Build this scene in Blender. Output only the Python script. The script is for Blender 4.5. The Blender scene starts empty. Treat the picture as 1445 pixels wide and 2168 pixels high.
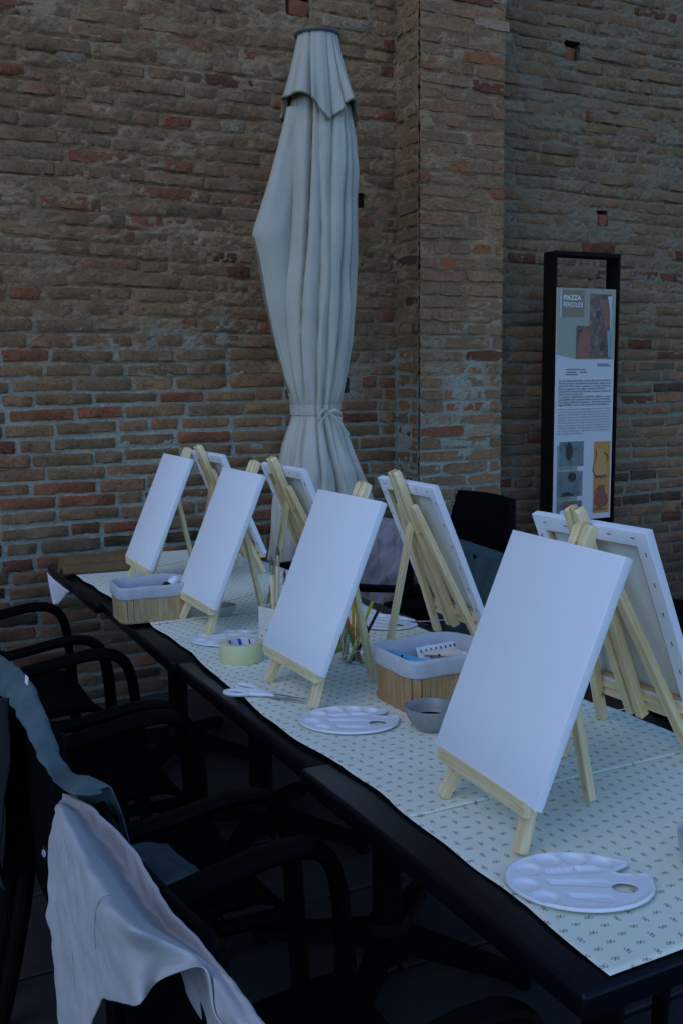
import bpy, bmesh, math, random
import numpy as np
from mathutils import Vector, Matrix, Euler, noise as mnoise
from mathutils.geometry import delaunay_2d_cdt

random.seed(7)
rng = np.random.default_rng(7)
PI = math.pi
scene = bpy.context.scene
COL = scene.collection

# ------------------------------------------------------------------ camera
F_PX, HOR, ROLL, VX, CAM_H = 2124.8, 286.82, 0.01001, 4229.2, 1.4685   # for the 1445 x 2168 picture
IMG_W, IMG_H = 1445.0, 2168.0
_p = math.atan(HOR / F_PX)
_down = np.array([math.sin(ROLL) * math.cos(_p), math.cos(ROLL) * math.cos(_p), math.sin(_p)])
_y = -(VX * _down[0] + F_PX * _down[2]) / _down[1]
_d1 = np.array([VX, _y, F_PX]); _d1 /= np.linalg.norm(_d1)
_d2 = np.cross(-_down, _d1)
if _d2[2] < 0: _d2 = -_d2
CR = np.array([_d1, _d2, -_down])            # rows: world axes in camera (right, down, forward)
def project(p):
    c = CR.T @ (np.array(p, float) - np.array([0, 0, CAM_H]))
    return c[0] / c[2] * F_PX + IMG_W / 2, c[1] / c[2] * F_PX + IMG_H / 2, c[2]
cam_data = bpy.data.cameras.new('camera')
cam_data.sensor_fit = 'VERTICAL'; cam_data.sensor_height = 36.0
cam_data.lens = F_PX / IMG_H * 36.0
cam_data.clip_start = 0.05; cam_data.clip_end = 500
cam = bpy.data.objects.new('camera', cam_data)
COL.objects.link(cam)
X, Y, Z = CR[:, 0], -CR[:, 1], -CR[:, 2]
cam.matrix_world = Matrix(((X[0], Y[0], Z[0], 0), (X[1], Y[1], Z[1], 0), (X[2], Y[2], Z[2], CAM_H), (0, 0, 0, 1)))
scene.camera = cam

# ------------------------------------------------------------------ sky, sun, exposure (dusk, open shade)
world = bpy.data.worlds.new('World'); scene.world = world; world.use_nodes = True
wn = world.node_tree.nodes; wl = world.node_tree.links
sky = wn.new('ShaderNodeTexSky'); sky.sky_type = 'NISHITA'; sky.sun_disc = False
SUN_EL, SUN_AZ = math.radians(42), math.radians(243)      # azimuth of the sun, clockwise from +Y
sky.sun_elevation = SUN_EL; sky.sun_rotation = SUN_AZ
sky.air_density = 1.0; sky.dust_density = 0.0; sky.ozone_density = 10.0
wl.new(sky.outputs[0], wn['Background'].inputs[0]); wn['Background'].inputs[1].default_value = 0.15
sun_data = bpy.data.lights.new('sun', 'SUN'); sun_data.energy = 0.35; sun_data.angle = math.radians(40)
sun_data.color = (1.0, 0.94, 0.88)
sun = bpy.data.objects.new('sun', sun_data); COL.objects.link(sun)
_sd = Vector((math.sin(SUN_AZ) * math.cos(SUN_EL), math.cos(SUN_AZ) * math.cos(SUN_EL), math.sin(SUN_EL)))
sun.rotation_euler = _sd.to_track_quat('Z', 'Y').to_euler(); sun.location = (-3, -3, 6)
scene.view_settings.view_transform = 'Standard'; scene.view_settings.look = 'None'
scene.view_settings.gamma = 1.0; scene.view_settings.exposure = 0.46
scene.view_settings.use_curve_mapping = False
scene.render.engine = 'CYCLES'

# ------------------------------------------------------------------ helpers
def link(o, parent=None):
    COL.objects.link(o)
    if parent is not None: o.parent = parent
    return o
def tag(o, label=None, cat=None, group=None, kind=None):
    if label: o['label'] = label
    if cat: o['category'] = cat
    if group: o['group'] = group
    if kind: o['kind'] = kind
    return o
def empty(name, loc=(0, 0, 0), rz=0):  # matrix_basis follows location at once
    o = bpy.data.objects.new(name, None); o.empty_display_size = .05
    o.location = loc; o.rotation_euler = (0, 0, rz)
    return link(o)
def copy_tree(o, parent=None):
    c = o.copy(); COL.objects.link(c); c.parent = parent
    for ch in list(o.children): copy_tree(ch, c)
    return c
def vnoise(x, y, seed=0):
    xi = np.floor(x).astype(np.int64); yi = np.floor(y).astype(np.int64)
    xf = x - xi; yf = y - yi
    u = xf * xf * (3 - 2 * xf); v = yf * yf * (3 - 2 * yf)
    def h(a, b):
        n = (a * 374761393 + b * 668265263 + seed * 1274126177) & 0x7fffffff
        n = ((n ^ (n >> 13)) * 1274126177) & 0x7fffffff
        return ((n ^ (n >> 16)) & 0xffff) / 65535.0
    return (h(xi, yi) * (1 - u) + h(xi + 1, yi) * u) * (1 - v) + (h(xi, yi + 1) * (1 - u) + h(xi + 1, yi + 1) * u) * v
def fbm(x, y, seed=0, oct=4):
    s = 0; a = .5; t = 0
    for i in range(oct):
        s = s + a * vnoise(x, y, seed + i * 17); t += a; x = x * 2.03; y = y * 2.03; a *= .5
    return s / t

class MB:
    """collects verts and faces for ONE mesh object"""
    def __init__(s): s.v = []; s.f = []; s.m = []
    def add(s, v, f, m=0, M=None):
        b = len(s.v)
        if M is not None: v = [tuple(M @ Vector(p)) for p in v]
        s.v += [tuple(p) for p in v]; s.f += [tuple(i + b for i in q) for q in f]; s.m += [m] * len(f)
        return s
    def bm(s, bm_, m=0, M=None):
        bm_.verts.index_update()
        s.add([v.co.copy() for v in bm_.verts], [[v.index for v in f.verts] for f in bm_.faces], m, M)
        bm_.free(); return s
    def box(s, c, size, bev=0.0, M=None, m=0, seg=1):
        b = bmesh.new(); bmesh.ops.create_cube(b, size=1)
        for v in b.verts: v.co = Vector((v.co.x * size[0], v.co.y * size[1], v.co.z * size[2]))
        if bev: bmesh.ops.bevel(b, geom=list(b.edges), offset=bev, segments=seg, profile=.5, affect='EDGES')
        T = Matrix.Translation(c)
        return s.bm(b, m, (M @ T) if M is not None else T)
    def tube(s, path, rad, n=10, m=0, cap=True, M=None, flat=None):
        """path: points; rad: number or list; flat=(a,b): ellipse section, b along 'up'"""
        P = [Vector(p) for p in path]; rs = rad if isinstance(rad, (list, tuple)) else [rad] * len(P)
        vs = []; fs = []; up = None
        for i, p in enumerate(P):
            d = (P[min(i + 1, len(P) - 1)] - P[max(i - 1, 0)]).normalized()
            if up is None:
                up = Vector((0, 0, 1)) if abs(d.z) < .95 else Vector((1, 0, 0))
            sd = d.cross(up).normalized(); up = sd.cross(d).normalized()
            for k in range(n):
                a = 2 * PI * k / n
                ra, rb = (rs[i], rs[i]) if flat is None else (flat[0] * rs[i], flat[1] * rs[i])
                vs.append(p + sd * math.cos(a) * ra + up * math.sin(a) * rb)
        for i in range(len(P) - 1):
            for k in range(n):
                fs.append((i * n + k, i * n + (k + 1) % n, (i + 1) * n + (k + 1) % n, (i + 1) * n + k))
        if cap: fs.append(tuple(range(n - 1, -1, -1))); fs.append(tuple((len(P) - 1) * n + k for k in range(n)))
        return s.add(vs, fs, m, M)
    def lathe(s, prof, n=32, m=0, M=None, close=False, cap=True):
        vs = []; fs = []
        for r, z in prof:
            for k in range(n):
                a = 2 * PI * k / n; vs.append((r * math.cos(a), r * math.sin(a), z))
        L = len(prof)
        for i in range(L if close else L - 1):
            j = (i + 1) % L
            for k in range(n): fs.append((i * n + k, i * n + (k + 1) % n, j * n + (k + 1) % n, j * n + k))
        if not close and cap:
            if prof[0][0] > 1e-6: fs.append(tuple(range(n - 1, -1, -1)))
            if prof[-1][0] > 1e-6: fs.append(tuple((L - 1) * n + k for k in range(n)))
        return s.add(vs, fs, m, M)
    def grid(s, P, m=0, M=None, wrap=False):
        """P: rows of points"""
        R = len(P); Cn = len(P[0]); vs = [p for r in P for p in r]; fs = []
        for i in range(R - 1):
            for j in range(Cn if wrap else Cn - 1):
                k = (j + 1) % Cn
                fs.append((i * Cn + j, i * Cn + k, (i + 1) * Cn + k, (i + 1) * Cn + j))
        return s.add(vs, fs, m, M)
    def poly(s, pts, m=0, M=None): return s.add(pts, [tuple(range(len(pts)))], m, M)
    def prism(s, pts2, depth, m=0, M=None, axis='y'):
        """outline in xz extruded along y by depth"""
        n = len(pts2); vs = [(a, 0, b) for a, b in pts2] + [(a, depth, b) for a, b in pts2]
        fs = [tuple(range(n)), tuple(range(2 * n - 1, n - 1, -1))] + [(i, i + n, (i + 1) % n + n, (i + 1) % n) for i in range(n)]
        return s.add(vs, fs, m, M)
    def mesh(s, name, mats, smooth=35):
        me = bpy.data.meshes.new(name); me.from_pydata(s.v, [], s.f)
        for mt in (mats if isinstance(mats, (list, tuple)) else [mats]): me.materials.append(mt)
        if len(set(s.m)) > 1: me.polygons.foreach_set('material_index', s.m)
        b = bmesh.new(); b.from_mesh(me); bmesh.ops.recalc_face_normals(b, faces=b.faces); b.to_mesh(me); b.free()
        if smooth:
            me.shade_smooth(); me.set_sharp_from_angle(angle=math.radians(smooth))
        return me
    def build(s, name, mats, parent=None, smooth=35, loc=None, solid=0):
        o = bpy.data.objects.new(name, s.mesh(name, mats, smooth))
        if loc is not None: o.location = loc
        if solid:
            md = o.modifiers.new('thickness', 'SOLIDIFY'); md.thickness = solid; md.offset = 0
        return link(o, parent)

# ------------------------------------------------------------------ materials
def nmat(name):
    m = bpy.data.materials.new(name); m.use_nodes = True
    return m, m.node_tree.nodes, m.node_tree.links, m.node_tree.nodes['Principled BSDF']
class NT:
    """tiny node-writing helper"""
    def __init__(s, m): s.n = m.node_tree.nodes; s.l = m.node_tree.links
    def val(s, sock, x):
        if isinstance(x, (int, float)): sock.default_value = x
        elif isinstance(x, tuple): sock.default_value = x if len(x) == len(sock.default_value) else (*x, 1)
        else: s.l.new(x, sock)
    def math(s, op, a, b=0.0, c=None, clamp=False):
        n = s.n.new('ShaderNodeMath'); n.operation = op; n.use_clamp = clamp
        s.val(n.inputs[0], a); s.val(n.inputs[1], b)
        if c is not None: s.val(n.inputs[2], c)
        return n.outputs[0]
    def mix(s, fac, a, b, blend='MIX'):
        n = s.n.new('ShaderNodeMix'); n.data_type = 'RGBA'; n.blend_type = blend
        s.val(n.inputs[0], fac); s.val(n.inputs[6], a); s.val(n.inputs[7], b); return n.outputs[2]
    def noise(s, vec, scale, detail=4, rough=.6, dist=0.0):
        n = s.n.new('ShaderNodeTexNoise'); n.inputs['Scale'].default_value = scale
        n.inputs['Detail'].default_value = detail; n.inputs['Roughness'].default_value = rough; n.inputs['Distortion'].default_value = dist
        if vec is not None: s.l.new(vec, n.inputs['Vector'])
        return n.outputs[0]
    def ramp(s, fac, stops, interp='LINEAR'):
        n = s.n.new('ShaderNodeValToRGB'); n.color_ramp.interpolation = interp
        e = n.color_ramp.elements
        while len(e) < len(stops): e.new(.5)
        for q, (p, c) in zip(e, stops): q.position = p; q.color = (*c, 1) if len(c) == 3 else c
        s.l.new(fac, n.inputs[0]); return n.outputs[0]
    def step(s, fac, a, b):
        n = s.n.new('ShaderNodeMapRange'); n.inputs[1].default_value = a; n.inputs[2].default_value = b
        s.l.new(fac, n.inputs[0]); return n.outputs[0]
    def obj(s): return s.n.new('ShaderNodeTexCoord').outputs['Object']
    def pos(s): return s.n.new('ShaderNodeNewGeometry').outputs['Position']
    def mapv(s, vec, scale=(1, 1, 1), loc=(0, 0, 0), rot=(0, 0, 0)):
        n = s.n.new('ShaderNodeMapping'); s.l.new(vec, n.inputs[0])
        n.inputs[1].default_value = loc; n.inputs[2].default_value = rot; n.inputs[3].default_value = scale; return n.outputs[0]
    def sep(s, vec):
        n = s.n.new('ShaderNodeSeparateXYZ'); s.l.new(vec, n.inputs[0]); return n.outputs
    def bump(s, bsdf, h, strength=.3, dist=.003):
        n = s.n.new('ShaderNodeBump'); n.inputs['Strength'].default_value = strength; n.inputs['Distance'].default_value = dist
        s.l.new(h, n.inputs['Height']); s.l.new(n.outputs[0], bsdf.inputs['Normal'])
def plain(name, col, rough=.6, var=.12, scale=40, bump=.0, bscale=300, spec=None, metal=0, coat=0):
    m, n, l, b = nmat(name); t = NT(m); o = t.obj()
    nz = t.noise(o, scale, 4)
    c = t.mix(t.step(nz, .3, .7), tuple(x * (1 - var) for x in col), tuple(min(1, x * (1 + var)) for x in col))
    l.new(c, b.inputs['Base Color']); b.inputs['Roughness'].default_value = rough; b.inputs['Metallic'].default_value = metal
    if spec is not None: b.inputs['Specular IOR Level'].default_value = spec
    if coat: b.inputs['Coat Weight'].default_value = coat
    if bump: t.bump(b, t.noise(o, bscale, 3), bump, .002)
    return m
def fabric(name, col, var=.15, weave=900, bump=.25, rough=.9, wr=6):
    m, n, l, b = nmat(name); t = NT(m); o = t.obj()
    nz = t.noise(o, wr, 5, .65)
    fine = t.noise(o, weave, 2, .6)
    c = t.mix(t.step(nz, .3, .7), tuple(x * (1 - var) for x in col), tuple(min(1, x * (1 + var)) for x in col))
    c = t.mix(t.math('MULTIPLY', t.step(fine, .3, .7), .25), c, tuple(x * .6 for x in col))
    l.new(c, b.inputs['Base Color']); b.inputs['Roughness'].default_value = rough
    b.inputs['Specular IOR Level'].default_value = .2
    h = t.math('ADD', t.math('MULTIPLY', fine, .35), nz)
    t.bump(b, h, bump, .004)
    return m
def wood(name, ca, cb, scale=1.0, knot=True, rough=.62):
    m, n, l, b = nmat(name); t = NT(m); o = t.obj()
    rnd = n.new('ShaderNodeObjectInfo').outputs['Random']
    off = n.new('ShaderNodeCombineXYZ'); l.new(t.math('MULTIPLY', rnd, 7.3), off.inputs[0]); l.new(t.math('MULTIPLY', rnd, 3.1), off.inputs[2])
    va = n.new('ShaderNodeVectorMath'); va.operation = 'ADD'; l.new(o, va.inputs[0]); l.new(off.outputs[0], va.inputs[1])
    v = t.mapv(va.outputs[0], (1 * scale, 1 * scale, .07 * scale))
    g = t.noise(v, 110, 4, .6, .6)
    g2 = t.noise(va.outputs[0], 9, 2)
    c = t.mix(t.step(g, .36, .66), ca, cb)
    c = t.mix(t.math('MULTIPLY', t.step(g2, .45, .75), .35), c, tuple(x * .8 for x in cb))
    c = t.mix(t.math('MULTIPLY', rnd, .22), c, tuple(x * .62 for x in ca))
    if knot:
        kn = n.new('ShaderNodeTexVoronoi'); kn.inputs['Scale'].default_value = 9; l.new(va.outputs[0], kn.inputs['Vector'])
        kf = t.step(kn.outputs['Distance'], .09, .05)
        c = t.mix(t.math('MULTIPLY', kf, .8), c, (.16, .075, .035))
    l.new(c, b.inputs['Base Color']); b.inputs['Roughness'].default_value = rough
    t.bump(b, g, .12, .001)
    return m

M = {}
M['resin'] = plain('black_resin', (.0026, .0026, .0031), .6, .25, 25, .15, 500, .06)
M['table'] = plain('black_table_lacquer', (.0034, .004, .0066), .28, .25, 18, .04, 400, .2)
M['canvas'] = None
def canvas_mat(name, col, bump=.12):
    m, n, l, b = nmat(name); t = NT(m); o = t.obj()
    wv = t.math('MULTIPLY', t.math('SINE', t.math('MULTIPLY', t.sep(o)[1], 4200)), t.math('SINE', t.math('MULTIPLY', t.sep(o)[2], 4200)))
    nz = t.noise(o, 7, 5); c = t.mix(t.step(nz, .3, .75), tuple(x * .975 for x in col), col)
    l.new(c, b.inputs['Base Color']); b.inputs['Roughness'].default_value = .8; b.inputs['Specular IOR Level'].default_value = .25
    h = t.math('ADD', t.math('MULTIPLY', wv, .15), t.noise(o, 350, 3))
    t.bump(b, h, bump, .001); return m
M['canvas'] = canvas_mat('primed_canvas', (.82, .82, .83))
M['rawcanvas'] = canvas_mat('raw_canvas_back', (.76, .75, .71), .2)
M['pine'] = wood('pine_wood', (.92, .76, .44), (.74, .53, .25))
M['pine2'] = wood('stretcher_wood', (.62, .45, .22), (.52, .36, .16))
M['bamboo'] = wood('pale_bamboo', (.56, .41, .20), (.40, .265, .12), 1.2, False, .5)
M['bamboo2'] = wood('tan_bamboo', (.52, .30, .13), (.34, .18, .075), 1.2, False, .5)
M['liner'] = fabric('lining_cotton', (.52, .51, .52), .10, 1200, .3, .9, 25)
M['plastic'] = plain('white_plastic', (.80, .80, .81), .28, .02, 30)
M['steel'] = plain('steel', (.55, .56, .58), .3, .08, 60, 0, 300, None, 1)
M['steeldark'] = plain('dull_staple_metal', (.12, .12, .13), .45, .1, 60, 0, 300, None, .8)
M['corten'] = plain('dark_brown_steel', (.0105, .0068, .0055), .8, .3, 14, .15, 200, .1)
M['parasol'] = fabric('parasol_acrylic', (.50, .465, .375), .08, 500, .15, .92, 5)
M['hem'] = fabric('parasol_hem_tape', (.24, .205, .13), .12, 500, .2)
M['disc'] = plain('grey_cap', (.10, .105, .11), .5)
M['beige'] = fabric('beige_linen', (.455, .43, .43), .08, 800, .35, .95, 9)
M['denim'] = fabric('grey_blue_denim', (.085, .125, .135), .25, 700, .4, .95, 12)
M['denimdark'] = fabric('dark_denim', (.012, .018, .019), .3, 700, .4, .95, 12)
M['teal'] = fabric('teal_denim', (.040, .073, .083), .2, 700, .4, .95, 12)
M['greycloth'] = fabric('grey_blue_cotton', (.27, .265, .29), .15, 800, .35, .95, 14)
M['thread'] = plain('white_string', (.62, .60, .52), .9)
M['black'] = plain('black_paint', (.012, .012, .013), .35)
M['white'] = plain('white_paint', (.78, .78, .78), .45, .04)
M['tape'] = plain('masking_tape', (.72, .69, .36), .6, .05, 30, .1, 900)
M['bowl'] = plain('grey_stoneware', (.26, .255, .235), .35, .12, 60, .05, 400)
M['bowl2'] = plain('beige_stoneware', (.47, .43, .40), .4, .1, 60, .05, 400)
M['brown'] = fabric('brown_canvas', (.17, .10, .045), .2, 600, .5, .95, 16)
M['panelwhite'] = plain('sign_panel_white', (.56, .55, .54), .45, .03)
M['paper'] = plain('white_paper', (.74, .75, .79), .7, .04, 12)
def glass_mat(name, tint, rough=.02, ior=1.45):
    m, n, l, b = nmat(name); b.inputs['Base Color'].default_value = (*tint, 1); b.inputs['Transmission Weight'].default_value = 1
    b.inputs['Roughness'].default_value = rough; b.inputs['IOR'].default_value = ior; return m
M['glass'] = glass_mat('clear_glass', (.93, .97, .96))
M['water'] = plain('cloudy_rinse_water', (.36, .38, .38), .12, .1, 30, 0, 300, .25)
def tint(name, col, rough=.4, **k): return plain(name, col, rough, .06, **k)
for nm, c in dict(cyan=(.07, .44, .62), lilac=(.50, .50, .70), pink=(.72, .50, .52), peach=(.78, .60, .46), lime=(.36, .64, .34), cream=(.75, .68, .58),
                  pyellow=(.85, .50, .02), porange=(.90, .38, .02), plime=(.60, .62, .03), pgreen=(.06, .42, .03), pred=(.85, .16, .03), pblack=(.012, .012, .015),
                  lead=(.30, .14, .10), rust=(.10, .022, .012), bristle=(.09, .06, .05), red=(.45, .03, .05), blue=(.02, .09, .45), olive=(.22, .26, .05), darkwood=(.13, .06, .03), clothblue=(.14, .25, .36)).items():
    M[nm] = tint(nm + '_finish', c)

# bow-print table paper
def bow_paper():
    m, n, l, b = nmat('bow_print_paper'); t = NT(m); o = t.obj()
    v = t.mapv(o, (1 / .0266, 1 / .0266, 0), (.31, .17, 0), (0, 0, math.radians(-13.5)))
    fl = n.new('ShaderNodeVectorMath'); fl.operation = 'FLOOR'; l.new(v, fl.inputs[0])
    fr = n.new('ShaderNodeVectorMath'); fr.operation = 'FRACTION'; l.new(v, fr.inputs[0])
    wnz = n.new('ShaderNodeTexWhiteNoise'); wnz.noise_dimensions = '2D'; l.new(fl.outputs[0], wnz.inputs['Vector'])
    ang = t.math('MULTIPLY_ADD', t.math('FLOOR', t.math('MULTIPLY', wnz.outputs[0], 4)), PI / 2, .35)
    s = t.sep(fr.outputs[0]); fx = t.math('MULTIPLY', t.math('SUBTRACT', s[0], .5), 26.6); fy = t.math('MULTIPLY', t.math('SUBTRACT', s[1], .5), 26.6)
    ca = t.math('COSINE', ang); sa = t.math('SINE', ang)
    fx = t.math('DIVIDE', fx, 1.16); fy = t.math('DIVIDE', fy, 1.16)
    qx = t.math('SUBTRACT', t.math('MULTIPLY', fx, ca), t.math('MULTIPLY', fy, sa))
    qy = t.math('ADD', t.math('MULTIPLY', fx, sa), t.math('MULTIPLY', fy, ca))
    ax = t.math('ABSOLUTE', qx)
    ex = t.math('DIVIDE', t.math('SUBTRACT', ax, 2.5), 2.5); ey = t.math('DIVIDE', t.math('SUBTRACT', qy, 1.0), 1.5)
    er = t.math('SQRT', t.math('ADD', t.math('MULTIPLY', ex, ex), t.math('MULTIPLY', ey, ey)))
    ring = t.math('LESS_THAN', t.math('ABSOLUTE', t.math('SUBTRACT', er, 1)), .26)
    tt = t.math('SUBTRACT', t.math('MULTIPLY', ax, .66), t.math('MULTIPLY', qy, .75))
    pp = t.math('ABSOLUTE', t.math('ADD', t.math('MULTIPLY', ax, .75), t.math('MULTIPLY', qy, .66)))
    tail = t.math('MULTIPLY', t.math('LESS_THAN', pp, .52), t.math('MULTIPLY', t.math('GREATER_THAN', tt, -.3), t.math('LESS_THAN', tt, 4.6)))
    mask = t.math('MAXIMUM', ring, tail)
    nz = t.noise(o, 6, 4); base = t.mix(t.step(nz, .3, .7), (.76, .78, .62), (.82, .83, .68))
    l.new(t.mix(t.math('MULTIPLY', mask, .82), base, (.09, .025, .032)), b.inputs['Base Color'])
    b.inputs['Roughness'].default_value = .75; b.inputs['Specular IOR Level'].default_value = .25
    t.bump(b, t.noise(o, 40, 4), .1, .002)
    return m
M['bow'] = bow_paper()

# bricks: one material for each tone; dirt and old lime wash laid over by world-space noise
WARM = (2.12, 1.56, 1.03)
def wm(c, k=WARM): return tuple(a * b for a, b in zip(c, k))
def brick_mat(name, col, patina, pat_col=(.158, .118, .09)):
    col = wm(col); pat_col = wm(pat_col)
    m, n, l, b = nmat(name); t = NT(m); p = t.pos()
    rnd = n.new('ShaderNodeObjectInfo').outputs['Random']
    g = t.noise(p, 55, 6, .75); big = t.noise(p, 7, 4, .65); st = t.noise(t.mapv(p, (1, 1, 2.6)), 15, 6, .75); fine = t.noise(p, 240, 4, .7)
    c = t.mix(t.step(g, .32, .68), tuple(x * .62 for x in col), tuple(x * 1.3 for x in col))
    c = t.mix(t.math('MULTIPLY', rnd, .35), c, tuple(x * .7 for x in col))
    pc = t.mix(t.step(t.noise(p, 2.6, 4), .38, .62), pat_col, wm((.172, .158, .135)))
    pc = t.mix(t.step(g, .3, .7), tuple(x * .7 for x in pat_col), pc)
    c = t.mix(t.math('MULTIPLY', t.step(st, .62 - patina * .42, .80 - patina * .30), min(1, .35 + patina * .6)), c, pc)
    c = t.mix(t.math('MULTIPLY', t.step(t.noise(p, 26, 5, .75), .57, .72), .5), c, wm((.27, .26, .25), (1.2, 1.1, .95)))       # lime specks
    c = t.mix(t.math('MULTIPLY', t.step(t.noise(p, 2.3, 3), .5, .75), .35), c, tuple(x * .45 for x in col))  # soot
    c = t.mix(t.math('MULTIPLY', t.step(t.noise(p, 95, 4, .7), .60, .70), .75), c, tuple(x * .25 for x in col))  # pits
    c = t.mix(t.math('MULTIPLY', t.step(fine, .45, .75), .35), c, tuple(x * 1.5 for x in pat_col))
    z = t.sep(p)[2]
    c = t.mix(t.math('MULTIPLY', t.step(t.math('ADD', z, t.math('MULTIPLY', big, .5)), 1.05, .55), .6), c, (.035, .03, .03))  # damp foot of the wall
    l.new(c, b.inputs['Base Color']); b.inputs['Roughness'].default_value = .92; b.inputs['Specular IOR Level'].default_value = .12
    h = t.math('ADD', t.math('MULTIPLY', g, .8), t.math('ADD', t.math('MULTIPLY', fine, .5), t.math('MULTIPLY', st, .45)))
    h = t.math('SUBTRACT', h, t.math('MULTIPLY', t.step(t.noise(p, 95, 4, .7), .58, .72), .5))
    t.bump(b, h, 1.0, .011)
    return m
TONES = dict(brown=((.17, .122, .09), .8), tan=((.215, .155, .115), .5), greybrown=((.165, .135, .115), .6), red=((.185, .08, .060), .32), deepred=((.105, .046, .040), .3),
             orange=((.205, .098, .058), .28), pale=((.23, .215, .21), .3), dark=((.055, .046, .043), .25), olive=((.145, .135, .10), .75), slate=((.12, .112, .108), .55), rose=((.20, .128, .10), .35))
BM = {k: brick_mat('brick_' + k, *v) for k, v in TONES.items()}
def mortar_mat():
    m, n, l, b = nmat('lime_mortar'); t = NT(m); p = t.pos(); s = t.sep(p)
    g = t.noise(p, 70, 5, .7); big = t.noise(p, 4, 4, .6); st = t.noise(t.mapv(p, (1, 1, 3)), 13, 5, .7)
    up = t.step(t.math('ADD', s[2], t.math('MULTIPLY', t.math('SUBTRACT', big, .5), 1.6)), 1.25, 1.75)
    low = t.mix(t.step(g, .3, .7), wm((.20, .20, .185), (1.6, 1.5, 1.22)), wm((.32, .315, .295), (1.6, 1.5, 1.22)))
    upc = t.mix(t.step(st, .3, .7), wm((.105, .082, .062)), wm((.20, .165, .128)))
    upc = t.mix(t.math('MULTIPLY', t.step(t.noise(t.mapv(p, (1, 1, 2)), 5, 5, .7), .47, .66), .75), upc, wm((.255, .23, .20)))
    c = t.mix(up, low, upc)
    c = t.mix(t.math('MULTIPLY', t.step(t.noise(p, 100, 4, .7), .58, .70), .6), c, (.06, .05, .04))
    c = t.mix(t.math('MULTIPLY', t.step(t.noise(p, 22, 4, .7), .58, .75), .5), c, wm((.30, .30, .28), (1.5, 1.35, 1.1)))
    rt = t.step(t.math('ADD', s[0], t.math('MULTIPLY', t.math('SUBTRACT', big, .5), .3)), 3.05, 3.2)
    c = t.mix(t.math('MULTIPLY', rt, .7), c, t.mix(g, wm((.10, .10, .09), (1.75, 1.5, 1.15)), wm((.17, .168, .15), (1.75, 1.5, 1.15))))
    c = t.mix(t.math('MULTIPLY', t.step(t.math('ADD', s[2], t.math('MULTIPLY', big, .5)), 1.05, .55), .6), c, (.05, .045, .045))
    l.new(c, b.inputs['Base Color']); b.inputs['Roughness'].default_value = .95; b.inputs['Specular IOR Level'].default_value = .12
    t.bump(b, t.math('ADD', g, t.math('MULTIPLY', st, .9)), 1.0, .014)
    return m
M['mortar'] = mortar_mat()
def stone_mat():
    m, n, l, b = nmat('dark_paving_stone'); t = NT(m); p = t.pos()
    rnd = n.new('ShaderNodeObjectInfo').outputs['Random']
    g = t.noise(p, 45, 5, .7); c = t.mix(t.step(g, .3, .7), (.013, .0125, .0125), (.026, .025, .025))
    c = t.mix(t.math('MULTIPLY', rnd, .5), c, (.02, .021, .024))
    l.new(c, b.inputs['Base Color']); b.inputs['Roughness'].default_value = .75; t.bump(b, g, .4, .004); return m
M['stone'] = stone_mat()
M['joint'] = plain('dark_joint_sand', (.010, .010, .010), .95, .3, 60, .3, 200)

# ------------------------------------------------------------------ ground
ground = tag(MB().poly([(-60, -60, -.014), (60, -60, -.014), (60, 60, -.014), (-60, 60, -.014)]).build('ground', M['joint'], None, 0),
             'dark stone paving of the square', None, None, 'structure')
slabs = []
for k in range(6):
    mb = MB(); L, Wd = .62, .40
    b = bmesh.new(); bmesh.ops.create_cube(b, size=1)
    for v in b.verts: v.co = Vector((v.co.x * (L - .012) + random.uniform(-.004, .004), v.co.y * (Wd - .012) + random.uniform(-.004, .004), v.co.z * .03 - .015))
    bmesh.ops.bevel(b, geom=list(b.edges), offset=.004, segments=1, affect='EDGES')
    slabs.append(mb.bm(b).mesh('paving_slab', M['stone'], 30))
for j in range(11):
    for i in range(13):
        o = bpy.data.objects.new('paving_slab', random.choice(slabs))
        o.location = (-1.3 + i * .62 + (.31 if j % 2 else 0), .22 + j * .40, random.uniform(-.003, .002))
        o.rotation_euler = (random.uniform(-.004, .004), random.uniform(-.004, .004), 0)
        link(o, ground)

# ------------------------------------------------------------------ the brick wall with its pilaster
WY = 4.5; PX0, PX1, PY = 2.606, 3.112, 4.286
wall = tag(empty('brick_wall', (0, 0, 0)), 'old brick wall with flush mortar and a projecting pilaster behind the tables', 'wall')
HOLES = [  # centre x, z, width, height, plug depth (None: open hole), plug shift
    (2.078, 3.185, .125, .10, .012, .01), (3.70, 3.195, .10, .095, .05, -.02), (3.928, 2.33, .075, .085, -.004, 0),
    (2.39, 2.324, .06, .075, None, 0), (2.30, 1.427, .06, .08, None, 0)]
def in_hole(x, z, mg=0.0): return any(abs(x - h[0]) < h[2] / 2 + mg and abs(z - h[1]) < h[3] / 2 + mg for h in HOLES)
def smear(x, z):
    """how far mortar comes forward: deep clean joints low down, flush above"""
    lim = 1.38 + .35 * (fbm(np.asarray(x) * 1.3, np.asarray(z) * 1.3, 5, 3) - .5)
    return np.clip((np.asarray(z) - lim) / .35, 0, 1)
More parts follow.
